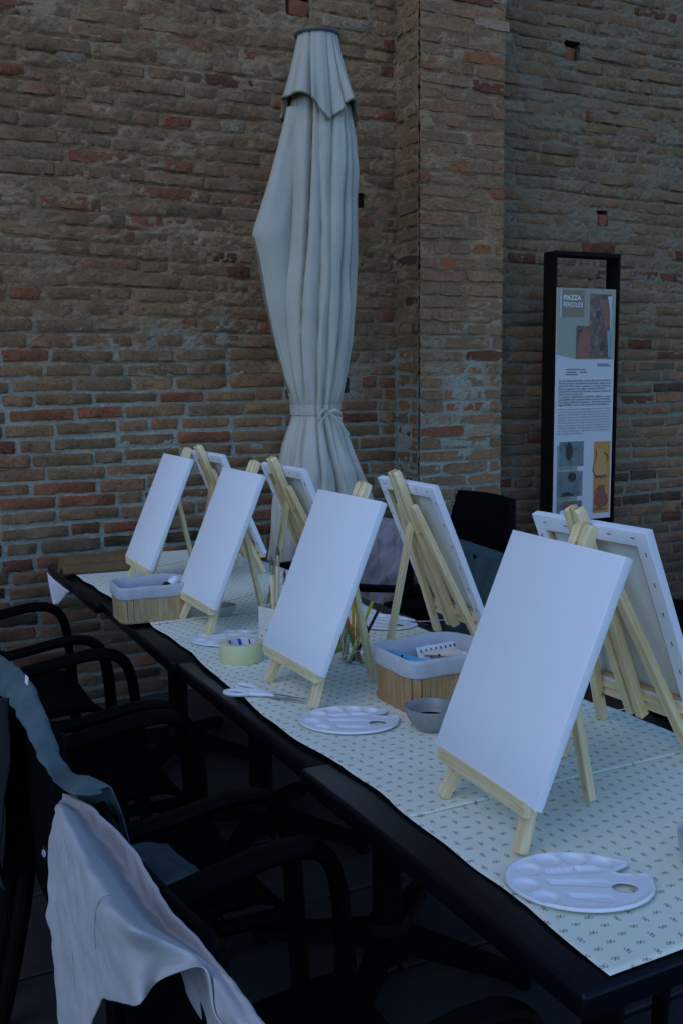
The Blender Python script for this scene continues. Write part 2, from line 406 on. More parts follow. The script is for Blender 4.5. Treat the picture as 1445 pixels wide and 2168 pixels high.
def mortar_sheet(name, umap, u0, u1, z0, z1, du, dz, seed, amp=1.0, holes=False, fixed=None):
    us = np.arange(u0, u1 + du * .5, du); zs = np.arange(z0, z1 + dz * .5, dz)
    U, ZZ = np.meshgrid(us, zs)
    s = smear(U, ZZ) if fixed is None else np.full_like(U, fixed)
    d = -.0034 + s * .0062 + (fbm(U * 42, ZZ * 60, seed, 5) - .5) * (.009 + s * .010) * amp + (fbm(U * 7, ZZ * 10, seed + 3, 4) - .5) * (.006 + .014 * s) * amp
    zw = ZZ - .006 * np.sin(U * 2.1 + ZZ * 3) - .004 * np.sin(U * 5.3 + ZZ * 11)
    k = np.clip(np.searchsorted(BEDS, zw), 1, len(BEDS) - 1); k = np.where(np.abs(zw - BEDS[k - 1]) < np.abs(zw - BEDS[k]), k - 1, k)
    dist = zw - BEDS[k] + (fbm(U * 30, k * 3.7, seed + 9, 3) - .5) * .012
    crack = np.clip((fbm(U * 3.2 + k * 5.1, k * 2.3, seed + 7, 3) - .46) / .10, 0, 1) * np.clip(s + .35, 0, 1)
    d = d - .016 * np.exp(-(dist / .0055) ** 2) * crack
    V = np.stack([np.broadcast_to(a, U.shape) for a in umap(U, ZZ, d)], -1).reshape(-1, 3)
    n = len(us); I, J = np.meshgrid(np.arange(len(zs) - 1), np.arange(n - 1), indexing='ij'); I = I.ravel(); J = J.ravel()
    keep = np.ones(len(I), bool)
    if holes:
        cx_ = (us[J] + us[J + 1]) / 2; cz_ = (zs[I] + zs[I + 1]) / 2
        for h in HOLES: keep &= ~((np.abs(cx_ - h[0]) < h[2] / 2) & (np.abs(cz_ - h[1]) < h[3] / 2))
    I = I[keep]; J = J[keep]; F = np.stack([I * n + J, I * n + J + 1, (I + 1) * n + J + 1, (I + 1) * n + J], -1).astype(np.int32)
    me = bpy.data.meshes.new(name); me.vertices.add(len(V)); me.vertices.foreach_set('co', V.ravel().astype(np.float32))
    me.loops.add(F.size); me.loops.foreach_set('vertex_index', F.ravel()); me.polygons.add(len(F)); me.polygons.foreach_set('loop_start', np.arange(0, F.size, 4, dtype=np.int32))
    me.update(calc_edges=True); me.validate(); me.materials.append(M['mortar']); me.shade_smooth()
    return link(bpy.data.objects.new(name, me), wall)
core = MB(); core.box((1.0, WY + .32, 4.6), (16, .4, 9.24)); core.box((1.0, WY + .06, 6.62), (16, .12, 5.2)); core.box(((PX0 + PX1) / 2, (PY + WY) / 2 + .005, 6.6), (PX1 - PX0 - .01, WY - PY + .01, 5.16)); core.box(((PX0 + PX1) / 2, (PY + WY) / 2 + .05, 2.1), (PX1 - PX0 - .05, WY - PY + .04, 4.2))
core.build('wall_core', M['mortar'], wall, 0)
def brick_mesh(name, L, H, D, mat):
    """front faces -y; 6 x 3 grid with worn, uneven outline"""
    nx, nz = 6, 3; vs = []
    for i in range(nz):
        for j in range(nx):
            x = (j / (nx - 1) - .5) * L; z = (i / (nz - 1) - .5) * H; y = -D + random.uniform(-.002, .0025)
            edge = 0
            if j in (0, nx - 1): x -= math.copysign(random.uniform(.0, .007), x); edge += 1
            else: x += random.uniform(-.25, .25) * L / (nx - 1)
            if i in (0, nz - 1): z -= math.copysign(random.uniform(0, .0065), z); edge += 1
            else: z += random.uniform(-.006, .006)
            if edge == 2:
                x -= math.copysign(random.uniform(.002, .010), x); z -= math.copysign(random.uniform(.001, .006), z); y += .002
            if i == 0: y -= .0015
            vs.append((x, y, z))
    fs = [(i * nx + j, i * nx + j + 1, (i + 1) * nx + j + 1, (i + 1) * nx + j) for i in range(nz - 1) for j in range(nx - 1)]
    ring = [j for j in range(nx)] + [i * nx + nx - 1 for i in range(1, nz)] + [(nz - 1) * nx + j for j in range(nx - 2, -1, -1)] + [i * nx for i in range(nz - 2, 0, -1)]
    b0 = len(vs)
    for r in ring: x, y, z = vs[r]; vs.append((x * 1.015, .015, z * 1.05))
    for k in range(len(ring)): fs.append((ring[k], b0 + k, b0 + (k + 1) % len(ring), ring[(k + 1) % len(ring)]))
    me = bpy.data.meshes.new(name); me.from_pydata(vs, [], fs); me.materials.append(BM['brown'])
    me.shade_smooth(); me.set_sharp_from_angle(angle=math.radians(55))
    return me
def worn_brick(name, L, H):
    nx, nz = 8, 4; vs = []; zr = (-.5, -.40, .40, .5); ph = random.uniform(0, 99)
    for i in range(nz):
        for j in range(nx):
            u = j / (nx - 1); x = (u - .5) * L; z = zr[i] * H; rim = i in (0, nz - 1) or j in (0, nx - 1)
            if j in (1, nx - 2): x = math.copysign(L / 2 - random.uniform(.006, .012), x)
            elif 1 < j < nx - 2: x += random.uniform(-.25, .25) * L / (nx - 1)
            e = mnoise.noise((x * 26 + ph, i * 3.1, 0)) * .0075
            z += e if i in (0, 1) else (-e * .9 if i in (nz - 1, nz - 2) else 0)
            if j in (0, nx - 1) and i in (0, nz - 1): x *= .965; z *= .86
            y = .011 if rim else -.0005 + mnoise.noise((x * 14 + ph, z * 22, 5)) * .0045
            if i == 0 and not j in (0, nx - 1): y = .006
            vs.append((x, y, z))
    fs = [(i * nx + j, i * nx + j + 1, (i + 1) * nx + j + 1, (i + 1) * nx + j) for i in range(nz - 1) for j in range(nx - 1)]
    me = bpy.data.meshes.new(name); me.from_pydata(vs, [], fs); me.materials.append(BM['brown']); me.shade_smooth(); me.set_sharp_from_angle(angle=math.radians(50))
    return me
LENS = (.28, .21, .14, .085)
VAR = {L: [brick_mesh('brick', L, .054, .0, None) for k in range(12)] for L in LENS}
WVAR = {L: [worn_brick('brick', L, .054) for k in range(16)] for L in LENS}
bricks = []      # (mesh, matrix, tone, area)
def put_brick(x, z, L, H, y, face, tone):
    k = min(LENS, key=lambda q: abs(q - L)); me = random.choice(WVAR[k] if (face == 'front' and y > 4.4) else VAR[k])
    sx = L / k * random.choice((1, 1)); sz = H / .054
    tilt = random.gauss(0, .012); pitch = random.gauss(.035, .04)
    R = Matrix.Rotation(tilt, 4, 'Y') @ Matrix.Rotation(pitch, 4, 'X')
    S = Matrix.Diagonal((sx * random.choice((1,)), 1, sz, 1))
    if face == 'front': Mx = Matrix.Translation((x, y, z)) @ R @ S
    else: Mx = Matrix.Translation((y, x, z)) @ Matrix.Rotation(-PI / 2, 4, 'Z') @ R @ S     # faces -x
    c = Mx.translation
    u, v, d = project(c)
    pw = L * F_PX / d * (.9 if face == 'front' else .4); ph = H * F_PX / d
    def clip(a, b, lo, hi): return max(0, min(b, hi) - max(a, lo))
    area = clip(u - pw / 2, u + pw / 2, 0, IMG_W) * clip(v - ph / 2, v + ph / 2, 0, IMG_H)
    if 575 < u < 735 and 90 < v < 1040: area = 0
    if 1150 < u < 1300 and 610 < v < 1110: area = 0
    if v > 1200 and u > 230: area *= .1
    bricks.append((me, Mx, tone, area))
def pick(d):
    r = random.random() * sum(d.values())
    for k, w in d.items():
        r -= w
        if r <= 0: return k
    return k
T_UP = dict(brown=36, tan=16, greybrown=18, red=12, deepred=4, rose=14, pale=3)
T_MID = dict(tan=28, greybrown=16, rose=20, red=16, orange=6, brown=12, deepred=5, pale=2)
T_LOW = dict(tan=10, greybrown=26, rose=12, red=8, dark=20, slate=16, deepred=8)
T_PIL = dict(tan=32, greybrown=26, rose=20, brown=14, red=4, orange=3, deepred=2, pale=2)
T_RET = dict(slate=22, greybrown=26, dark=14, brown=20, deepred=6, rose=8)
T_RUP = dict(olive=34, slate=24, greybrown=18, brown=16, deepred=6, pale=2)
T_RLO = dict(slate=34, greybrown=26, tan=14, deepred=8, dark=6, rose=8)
def course_row(x0, x1, z, H, y, face, tones, proud, first_half):
    x = x0
    first = True
    while x < x1 - .03:
        L = random.choices((random.uniform(.255, .30), random.uniform(.125, .15), random.uniform(.18, .23), random.uniform(.07, .10)), (60, 24, 12, 6))[0]
        if first and first_half: L *= .5
        first = False
        if x + L > x1 or x1 - (x + L) < .04: L = x1 - x
        j = random.uniform(.008, .016); cx = x + L / 2
        zz = z + .006 * math.sin(cx * 2.1 + z * 3) + .004 * math.sin(cx * 5.3 + z * 11)
        if not (face == 'front' and y > 4.4 and in_hole(cx, zz, L * .35 + .01) and in_hole(cx, zz, .06)):
            hj = H * random.uniform(.86, 1.04)
            yy = y - proud() if face == 'front' else y - proud()
            t_ = tones(cx, zz)
            if in_hole(cx, zz, .02): t_ = t_
            put_brick(cx, zz, max(.04, L - j), hj, yy, face, pick(t_))
        x += L
z = .03; row = 0; BEDS_ = []
while z < 4.05:
    ch = random.uniform(.062, .068); H = ch - random.uniform(.009, .014)
    s = float(smear(1.2, z))
    pr = lambda s=s: random.gauss(.0025 + .0005 * s, .0026)
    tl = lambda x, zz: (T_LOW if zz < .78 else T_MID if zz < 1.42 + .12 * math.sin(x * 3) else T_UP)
    course_row(-1.05 + random.uniform(-.14, .14), PX0 - .004, z, H, WY - .002, 'front', tl, pr, row % 2)
    tr = lambda x, zz: (T_RLO if zz < 1.75 + .15 * math.sin(x * 4) else T_RUP)
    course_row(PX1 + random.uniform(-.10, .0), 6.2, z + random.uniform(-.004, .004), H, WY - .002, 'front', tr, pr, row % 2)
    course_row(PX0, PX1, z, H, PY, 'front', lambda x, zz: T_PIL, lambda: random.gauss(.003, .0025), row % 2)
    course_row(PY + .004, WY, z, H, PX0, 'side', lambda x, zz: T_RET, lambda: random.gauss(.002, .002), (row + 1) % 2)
    BEDS_.append(z - ch / 2); z += ch; row += 1
# hand-placed bricks that catch the eye
for (x, zz, L, t_) in ((1.02, 2.82, .13, 'pale'),):
    put_brick(x, zz, L, .055, WY - .006, 'front', t_)
for (x, zz, L, t_) in ((3.02, 3.17, .22, 'pale'), (3.03, 3.30, .17, 'pale'), (2.72, 3.34, .2, 'pale'), (3.06, 2.37, .10, 'orange')):
    put_brick(x, zz, L, .055, PY - .006, 'front', t_)
BEDS = np.array(BEDS_)
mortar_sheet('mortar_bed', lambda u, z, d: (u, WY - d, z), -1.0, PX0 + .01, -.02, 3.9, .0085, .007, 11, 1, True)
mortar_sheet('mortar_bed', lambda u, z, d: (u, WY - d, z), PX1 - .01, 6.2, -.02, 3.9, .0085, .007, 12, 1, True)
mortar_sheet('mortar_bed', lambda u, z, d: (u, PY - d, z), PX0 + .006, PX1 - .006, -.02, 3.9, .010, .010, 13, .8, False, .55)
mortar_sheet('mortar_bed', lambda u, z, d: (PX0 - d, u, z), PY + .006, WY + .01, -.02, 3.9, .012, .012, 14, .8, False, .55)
order = sorted(range(len(bricks)), key=lambda i: -bricks[i][3])
single = set(order[:296])
rest = {}
tone_names = list(BM)
rest_mb = MB()
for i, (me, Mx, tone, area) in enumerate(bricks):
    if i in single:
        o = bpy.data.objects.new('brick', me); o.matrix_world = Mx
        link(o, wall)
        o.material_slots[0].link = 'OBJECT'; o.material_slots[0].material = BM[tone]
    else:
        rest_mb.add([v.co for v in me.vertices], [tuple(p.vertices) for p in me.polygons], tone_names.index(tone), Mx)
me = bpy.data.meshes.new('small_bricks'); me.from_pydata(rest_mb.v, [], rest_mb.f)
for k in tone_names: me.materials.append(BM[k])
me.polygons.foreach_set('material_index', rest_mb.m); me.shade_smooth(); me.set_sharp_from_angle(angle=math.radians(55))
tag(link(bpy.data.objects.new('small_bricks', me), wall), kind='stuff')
for (hx, hz, hw, hh, plug, sh) in HOLES:
    mb = MB(); dp = .16
    a, b_, c, d = hx - hw / 2 - .012, hx + hw / 2 + .012, hz - hh / 2 - .012, hz + hh / 2 + .012
    y0, y1 = WY + .004, WY + dp
    mb.add([(a, y0, c), (b_, y0, c), (b_, y0, d), (a, y0, d), (a, y1, c), (b_, y1, c), (b_, y1, d), (a, y1, d)],
           [(0, 1, 5, 4), (1, 2, 6, 5), (2, 3, 7, 6), (3, 0, 4, 7), (4, 5, 6, 7)])
    h_ = mb.build('putlog_hole', M['mortar'], wall, 0)
    if plug is not None:
        pb = MB(); pb.box((0, 0, 0), (hw * .74, .11, hh * .72), .006, seg=2)
        o = pb.build('plug_brick', BM['red'], h_); o.location = (hx + sh * .4, WY + .055 - .012 + max(0, plug) * .6, hz - hh * .1); o.rotation_euler = (.05, .06, .08)

# ------------------------------------------------------------------ tables, four in a row
TX, TY, TW, TZ = .748, .857, .8, .738
def make_table():
    root = empty('table')
    top = MB(); top.box((0, 0, TZ - .019), (TW - .003, TW - .003, .038), .008, seg=3)
    top.build('tabletop', M['table'], root)
    ap = MB(); ap.box((0, 0, TZ - .052), (.62, .62, .026), .004); ap.build('under_frame', M['table'], root)
    c = MB(); c.tube([(0, 0, .10), (0, 0, TZ - .06)], .037, 20); c.build('column', M['resin'], root)
    h = MB(); h.lathe([(.0, .03), (.055, .03), (.06, .05), (.06, .10), (.045, .13), (.0, .13)], 20); h.build('hub', M['resin'], root)
    for k in range(4):
        a = PI / 4 + k * PI / 2; f = MB()
        Mx = Matrix.Rotation(a, 4, 'Z')
        f.add([(.03, -.03, .055), (.03, .03, .055), (.03, .03, .11), (.03, -.03, .11), (.36, -.022, .018), (.36, .022, .018), (.36, .022, .04), (.36, -.022, .04)],
              [(0, 1, 2, 3), (4, 5, 6, 7), (0, 1, 5, 4), (1, 2, 6, 5), (2, 3, 7, 6), (3, 0, 4, 7)], 0, Mx)
        f.lathe([(.0, .0), (.02, .0), (.022, .012), (.012, .02), (0, .02)], 12, 0, Mx @ Matrix.Translation((.34, 0, 0)))
        f.build('foot', M['resin'], root)
    return root
t0 = make_table()
TLAB = ['black square pedestal table nearest the camera', 'black square pedestal table under the grey bowl, second from the camera',
        'black square pedestal table under the masking tape roll, third from the camera', 'black square pedestal table by the wall, holding the brown bundle']
for i in range(4):
    t = t0 if i == 0 else copy_tree(t0)
    dx, ra = [(-.004, .008), (.012, .004), (.004, -.012), (-.012, .0)][i]
    t.location = (TX + .4 + dx, TY + .4 + i * .802, [0, -.004, -.001, -.003][i]); t.rotation_euler = (0, 0, ra)
    tag(t, TLAB[i], 'table', 'square tables joined in a row')
SURF = .7425

# table paper in three lengths
def paper(name, y0, y1, zoff, label, hem_low, hem_high, fold=None):
    mb = MB(); ny = int((y1 - y0) / .012); nx = 90; P = []
    for i in range(ny + 1):
        y = y0 + (y1 - y0) * i / ny
        xl = .806 + .006 * math.sin(y * 5.1 + .6) + .003 * math.sin(y * 13) + .002 * math.sin(y * 31) - (.03 if y > 3.2 else 0) * min(1, (y - 3.2) / .4 if y > 3.2 else 0)
        if 1.55 < y < 2.2: xl -= .010 * math.sin((y - 1.55) / .65 * PI)
        xr = 1.487 + .010 * math.sin(y * 4.3) + .006 * math.sin(y * 11 + 1) - .035 * math.exp(-((y - 1.70) / .10) ** 2)
        r = []
        for j in range(nx + 1):
            u = j / nx; x = xl + (xr - xl) * u
            zz = SURF + zoff + .0016 * mnoise.noise((x * 6, y * 5, zoff * 900)) + .0012 * mnoise.noise((x * 15, y * 14, 3))
            e = min(u, 1 - u) * (xr - xl); zz += .002 * max(0, 1 - e / .02) * (mnoise.noise((y * 12, x * 2, 9)) + .3)
            for yc in (1.05, 1.62, 1.98, 2.34, 3.20, 3.62): zz += .0014 * math.exp(-((y - yc - .01 * math.sin(x * 5)) / .007) ** 2)
            zz += .0013 * math.exp(-((x - 1.145 - .004 * math.sin(y * 3)) / .006) ** 2)
            if hem_low and y - y0 < .02: zz += .0016
            if hem_high and y1 - y < .03: zz += .0012 * (.6 + mnoise.noise((x * 9, 0, 1)))
            r.append((x, y, zz))
        P.append(r)
    mb.grid(P)
    o = mb.build(name, M['bow'], None, 60, solid=.0007)
    return tag(o, label, 'table paper', 'bow-print table paper laid in lengths')
paper('table_paper', .868, 1.385, .0000, 'cream bow-print table paper on the nearest table, under the front palette', False, True)
paper('table_paper', 1.355, 2.865, .0022, 'cream bow-print table paper along the middle tables, under scissors and bowl', True, True)
paper('table_paper', 2.835, 4.045, .0044, 'cream bow-print table paper at the wall end, under the brown bundle', True, False)
PAP = SURF + .0030

# ------------------------------------------------------------------ easels and canvases
LEAN = math.radians(23)
def slat(name, a, b, w, t, mat, root, cut=.35, face=None):
    """bar from a to b, section w (along y-ish) x t; built along its own z so the grain follows it"""
    a, b = Vector(a), Vector(b); L = (b - a).length; zax = (b - a).normalized()
    ref = Vector((0, 1, 0)) if face is None else Vector(face)
    xax = ref.cross(zax).normalized() if abs(ref.dot(zax)) < .98 else Vector((1, 0, 0)); yax = zax.cross(xax).normalized()
    mb = MB(); h = w / 2; c = min(h * .7, w * cut) if cut else 0
    if cut:   # pointed / chamfered upper end
        out = [(-h, 0), (h, 0), (h, L - c * 1.2), (h - c, L), (-h + c, L), (-h, L - c * 1.2)]
    else: out = [(-h, 0), (h, 0), (h, L), (-h, L)]
    n = len(out); g = .0012
    vs = [(-t / 2, y, z) for y, z in out] + [(t / 2, y, z) for y, z in out]
    fs = [tuple(range(n)), tuple(range(2 * n - 1, n - 1, -1))] + [(i, i + n, (i + 1) % n + n, (i + 1) % n) for i in range(n)]
    bm_ = bmesh.new(); vv = [bm_.verts.new(v) for v in vs]
    for f in fs: bm_.faces.new([vv[i] for i in f])
    bmesh.ops.bevel(bm_, geom=list(bm_.edges), offset=g, segments=1, affect='EDGES')
    mb.bm(bm_); o = mb.build(name, mat, root)
    Mx = Matrix.Identity(4)
    for i in range(3): Mx[i][0] = xax[i]; Mx[i][1] = yax[i]; Mx[i][2] = zax[i]; Mx[i][3] = a[i]
    o.matrix_local = Mx
    return o
def make_easel():
    root = empty('easel')
    U = Vector((math.sin(LEAN), 0, math.cos(LEAN))); N = Vector((-math.cos(LEAN), 0, math.sin(LEAN)))
    P = lambda s, y, n=0: U * s + Vector((0, y, 0)) + N * n
    for sg in (1, -1):
        slat('leg', P(.004, sg * .117), P(.425, sg * .036), .021, .017, M['pine'], root, .45, (0, 1, 0))
    for sg in (1, -1):
        slat('mast_rail', P(.055, sg * .0135, -.001), P(.520, sg * .0125, -.001), .017, .021, M['pine'], root, .45, (0, 1, 0))
    slat('mast_block', P(.487, 0, -.001), P(.524, 0, -.001), .009, .016, M['pine2'], root, .3)
    slat('ledge', P(.0745, -.132, .0205), P(.0745, .132, .0205), .024, .022, M['pine'], root, 0, (0, 0, 1))
    slat('back_rail', P(.095, -.120, .0125), P(.095, .120, .0125), .016, .008, M['pine'], root, 0, (0, 0, 1))
    slat('prop_leg', (.222, 0, .003), P(.372, 0, -.006), .020, .014, M['pine'], root, .45, (0, 1, 0))
    pin = MB(); pin.tube([P(.345, -.034, -.006), P(.345, .034, -.006)], .0035, 8); pin.build('hinge_pin', M['pine2'], root)
    st = MB(); a = Vector((.205, 0, .085)); b = P(.075, .0, -.008)
    st.tube([a + (b - a) * (k / 8) + Vector((0, 0, -.006 * math.sin(PI * k / 8))) for k in range(9)], .0011, 6); st.build('string', M['thread'], root)
    return root
CW, CH, CT = .30, .40, .018
def make_canvas():
    """front faces -x, bottom centre of the front face at the origin"""
    root = empty('canvas')
    mb = MB(); g = .0022
    def ring(x, iy, iz): return [(x, -CW / 2 + iy, iz), (x, CW / 2 - iy, iz), (x, CW / 2 - iy, CH - iz), (x, -CW / 2 + iy, CH - iz)]
    rs = [ring(0, g, g), ring(g * .35, g * .35, g * .35), ring(g, 0, 0), ring(CT - g, 0, 0), ring(CT - g * .3, g * .3, g * .3), ring(CT, g, g), ring(CT + .0006, .030, .030), ring(CT - .002, .0305, .0305)]
    vs = [v for r in rs for v in r]; fs = [(3, 2, 1, 0)]
    for i in range(len(rs) - 1):
        for k in range(4): fs.append((i * 4 + k, i * 4 + (k + 1) % 4, i * 4 + 4 + (k + 1) % 4, i * 4 + 4 + k))
    mb.add(vs, fs); mb.build('cover', M['canvas'], root, 50)
    bk = MB(); bk.poly([(.004, -CW / 2 + .01, .01), (.004, CW / 2 - .01, .01), (.004, CW / 2 - .01, CH - .01), (.004, -CW / 2 + .01, CH - .01)]); bk.build('raw_back', M['rawcanvas'], root, 0)
    bw = .036
    for (y0, y1, z0, z1) in ((-CW / 2 + .003, CW / 2 - .003, .003, bw), (-CW / 2 + .003, CW / 2 - .003, CH - bw, CH - .003), (-CW / 2 + .003, -CW / 2 + bw, bw, CH - bw), (CW / 2 - bw, CW / 2 - .003, bw, CH - bw)):
        b = MB(); b.box((CT / 2 + .003, (y0 + y1) / 2, (z0 + z1) / 2), (CT - .0095, y1 - y0 - .0006, z1 - z0 - .0006), .001); b.build('stretcher_bar', M['pine2'], root)
    s = MB()
    for k in range(5): s.box((CT + .0012, -CW / 2 + .035 + k * .0575, CH - .0135), (.0012, .009, .0011)); s.box((CT + .0012, -CW / 2 + .035 + k * .0575, .0135), (.0012, .009, .0011))
    for k in range(6):
        for sg in (-1, 1): s.box((CT + .0012, sg * (CW / 2 - .0135), .045 + k * .062), (.0012, .0011, .009))
    tag(s.build('staples', M['steeldark'], root, 0), kind='stuff')
    return root
POSES = [  # x, y of the canvas foot, yaw, lean, faces right?, label parts
    (.890, 1.280, -.053, .395, 0, 'beside the front palette', 'large in front'),
    (.892, 2.036, .028, .401, 0, 'behind the scissors', 'second of the left row'),
    (.906, 2.745, .010, .408, 0, 'beside the far bamboo basket', 'third of the left row'),
    (.916, 3.395, .002, .406, 0, 'near the brown bundle', 'last of the left row by the wall'),
    (1.418, 1.460, .055, .45, 1, 'the largest canvas', 'nearest of the right row'),
    (1.498, 2.248, -.030, .36, 1, 'behind the near bamboo basket', 'second of the right row'),
    (1.405, 2.850, .030, .425, 1, 'in front of the closed parasol', 'third of the right row'),
    (1.396, 3.515, .036, .393, 1, 'by the wall', 'last of the right row')]
e0, c0 = make_easel(), make_canvas()
for i, (x, y, yaw, lean, right, where, which) in enumerate(POSES):
    e = e0 if i == 0 else copy_tree(e0); c = c0 if i == 0 else copy_tree(c0)
    rz = yaw + (PI if right else 0)
    R = Matrix.Rotation(rz, 4, 'Z')
    fx = -1 if right else 1
    # canvas: front face foot 0.0 / 0.090 above the paper in easel space, see measured pose
    off = R @ Vector((0.002, 0, .0855))
    e.location = (x, y, PAP); e.rotation_euler = (0, 0, rz)
    e.rotation_euler = (0, 0, rz)
    dl = lean - LEAN
    base = Vector(e.location) + off
    c.matrix_world = Matrix.Translation(base) @ R @ Matrix.Rotation(LEAN, 4, 'Y')
    side = 'facing right, its back to the camera' if right else 'facing left'
    tag(e, 'pine easel %s, %s' % (('seen from behind ' + where) if right else where, which), 'easel', 'pine tabletop easels in two rows')
    tag(c, 'blank white canvas %s, %s' % (side, which), 'canvas', 'blank white canvases on the easels')

# ------------------------------------------------------------------ paint palettes
def make_palette():
    """oval palette 0.236 x 0.168 with a deep bite and a thumb hole on its +x side"""
    NB = 200; pts = []
    for k in range(NB):
        a = 2 * PI * k / NB
        r = 1 / math.sqrt((math.cos(a) / .106) ** 2 + (math.sin(a) / .084) ** 2)
        d = (a - math.radians(26) + PI) % (2 * PI) - PI
        r -= .037 * math.exp(-(d / .13) ** 4) - .004 * math.exp(-((abs(d) - .26) / .09) ** 2)
        pts.append((r * math.cos(a), r * math.sin(a)))
    hole = [(.062 + .018 * math.cos(2 * PI * k / 28), -.016 + .0135 * math.sin(2 * PI * k / 28)) for k in range(28)]
    A = np.array(pts); B = np.roll(A, -1, 0); HA = np.array(hole)
    nrm = np.stack([-(np.roll(A, -1, 0) - np.roll(A, 1, 0))[:, 1], (np.roll(A, -1, 0) - np.roll(A, 1, 0))[:, 0]], -1); nrm /= np.linalg.norm(nrm, axis=1)[:, None]
    wells = [(-.076, -.022, .0200), (-.070, .024, .0200), (-.040, .055, .0200), (.000, .062, .0195), (.038, .057, .017), (-.050, -.054, .019)]
    slots = [((-.040, .018), (.026, .034), .011), ((-.040, -.010), (.034, -.008), .0105), ((-.014, -.046), (.034, -.050), .011), ((.000, .036), (.036, .034), .007)]
    def edge_d(p):
        d = B - A; t = np.clip(((p - A) * d).sum(1) / (d * d).sum(1), 0, 1); q = A + d * t[:, None]; return float(np.sqrt(((p - q) ** 2).sum(1)).min())
    def inside(p, poly):
        x, y = p; xa, ya = poly[:, 0], poly[:, 1]; xb, yb = np.roll(xa, -1), np.roll(ya, -1)
        return bool((((ya > y) != (yb > y)) & (x < (xb - xa) * (y - ya) / (yb - ya + 1e-15) + xa)).sum() % 2)
    V = [Vector(p) for p in pts] + [Vector(p) for p in hole]
    E_ = [(i, (i + 1) % NB) for i in range(NB)] + [(NB + i, NB + (i + 1) % 28) for i in range(28)]
    for off in (.0016, .0034, .0055, .0080):
        for p, n_ in zip(A, nrm):
            q = p + n_ * off
            if inside(q, A) and edge_d(q) > off * .93: V.append(Vector(q))
    for gx in np.arange(-.116, .118, .0030):
        for gy in np.arange(-.084, .086, .0030):
            p = np.array((gx, gy))
            if inside(p, A) and not inside(p, HA) and edge_d(p) > .0095 and np.sqrt(((HA - p) ** 2).sum(1)).min() > .0040: V.append(Vector(p))
    hc = HA.mean(0)
    for q in HA: V.append(Vector(hc + (q - hc) * 1.14))
    v2, e2, f2, *_ = delaunay_2d_cdt(V, E_, [], 0, 1e-7)
    def sst(x): x = max(0., min(1., x)); return x * x * (3 - 2 * x)
    def h(p):
        p = np.array(p); e = edge_d(p)
        z = .0056 + .0018 * (sst(e / .0030) - sst((e - .0030) / .004)) - .0030 * (1 - sst(e / .0016))
        for wx, wy, r in wells:
            d = math.hypot(p[0] - wx, (p[1] - wy) * 1.1) / r; z -= .0050 * sst((1 - d) * 3.2) if d < 1 else 0
        for (ax, ay), (bx, by), r in slots:
            L2 = (bx - ax) ** 2 + (by - ay) ** 2; tt = max(0, min(1, ((p[0] - ax) * (bx - ax) + (p[1] - ay) * (by - ay)) / L2))
            d = math.hypot(p[0] - ax - tt * (bx - ax), p[1] - ay - tt * (by - ay)) / (r * (.55 + .45 * tt))
            if d < 1: z -= .0046 * sst((1 - d) * 4.5) * (1.1 - .8 * tt)
        d = float(np.sqrt(((HA - p) ** 2).sum(1)).min()); z += .0
        return z
    mb = MB(); vs = [(p.x, p.y, h((p.x, p.y))) for p in v2]; fs = []
    for f in f2:
        c = (sum(v2[i].x for i in f) / len(f), sum(v2[i].y for i in f) / len(f))
        if inside(c, A) and not inside(c, HA): fs.append(f)
    mb.add(vs, fs)
    o = link(bpy.data.objects.new('palette', mb.mesh('palette', M['plastic'], 180)))
    md = o.modifiers.new('thickness', 'SOLIDIFY'); md.thickness = .0012; md.offset = -1
    return o
pal0 = make_palette()
PALS = [(.908, 1.055, -34, 'white plastic paint palette in front, nearest the camera'), (.932, 1.815, -34, 'white plastic paint palette beside the grey bowl'),
        (.945, 2.572, -24, 'white plastic paint palette behind the masking tape roll'), (1.410, 2.525, -60, 'white plastic paint palette behind the pencil jar on the right side'),
        (1.375, 1.735, 40, 'white plastic paint palette mostly hidden behind the largest canvas')]
for i, (x, y, a, lab) in enumerate(PALS):
    p = pal0 if i == 0 else pal0.copy()
    if i: COL.objects.link(p)
    p.location = (x, y, PAP + .001); p.rotation_euler = (0, 0, math.radians(a)); tag(p, lab, 'palette', 'white paint palettes on the tables')

# ------------------------------------------------------------------ bamboo baskets
def rrect(w, d, r, n=5):
    P = []
    for cx, cy, a0 in ((w / 2 - r, d / 2 - r, 0), (-w / 2 + r, d / 2 - r, PI / 2), (-w / 2 + r, -d / 2 + r, PI), (w / 2 - r, -d / 2 + r, 1.5 * PI)):
        for k in range(n + 1): a = a0 + PI / 2 * k / n; P.append((cx + r * math.cos(a), cy + r * math.sin(a)))
    return P
def resample(P, n):
    L = [0]
    for i in range(len(P)): L.append(L[-1] + math.dist(P[i], P[(i + 1) % len(P)]))
    out = []
    for k in range(n):
        t = L[-1] * k / n; i = max(j for j in range(len(P)) if L[j] <= t + 1e-9)
        u = (t - L[i]) / max(1e-9, L[i + 1] - L[i]); a, b = P[i], P[(i + 1) % len(P)]
        out.append((a[0] + (b[0] - a[0]) * u, a[1] + (b[1] - a[1]) * u))
    return out
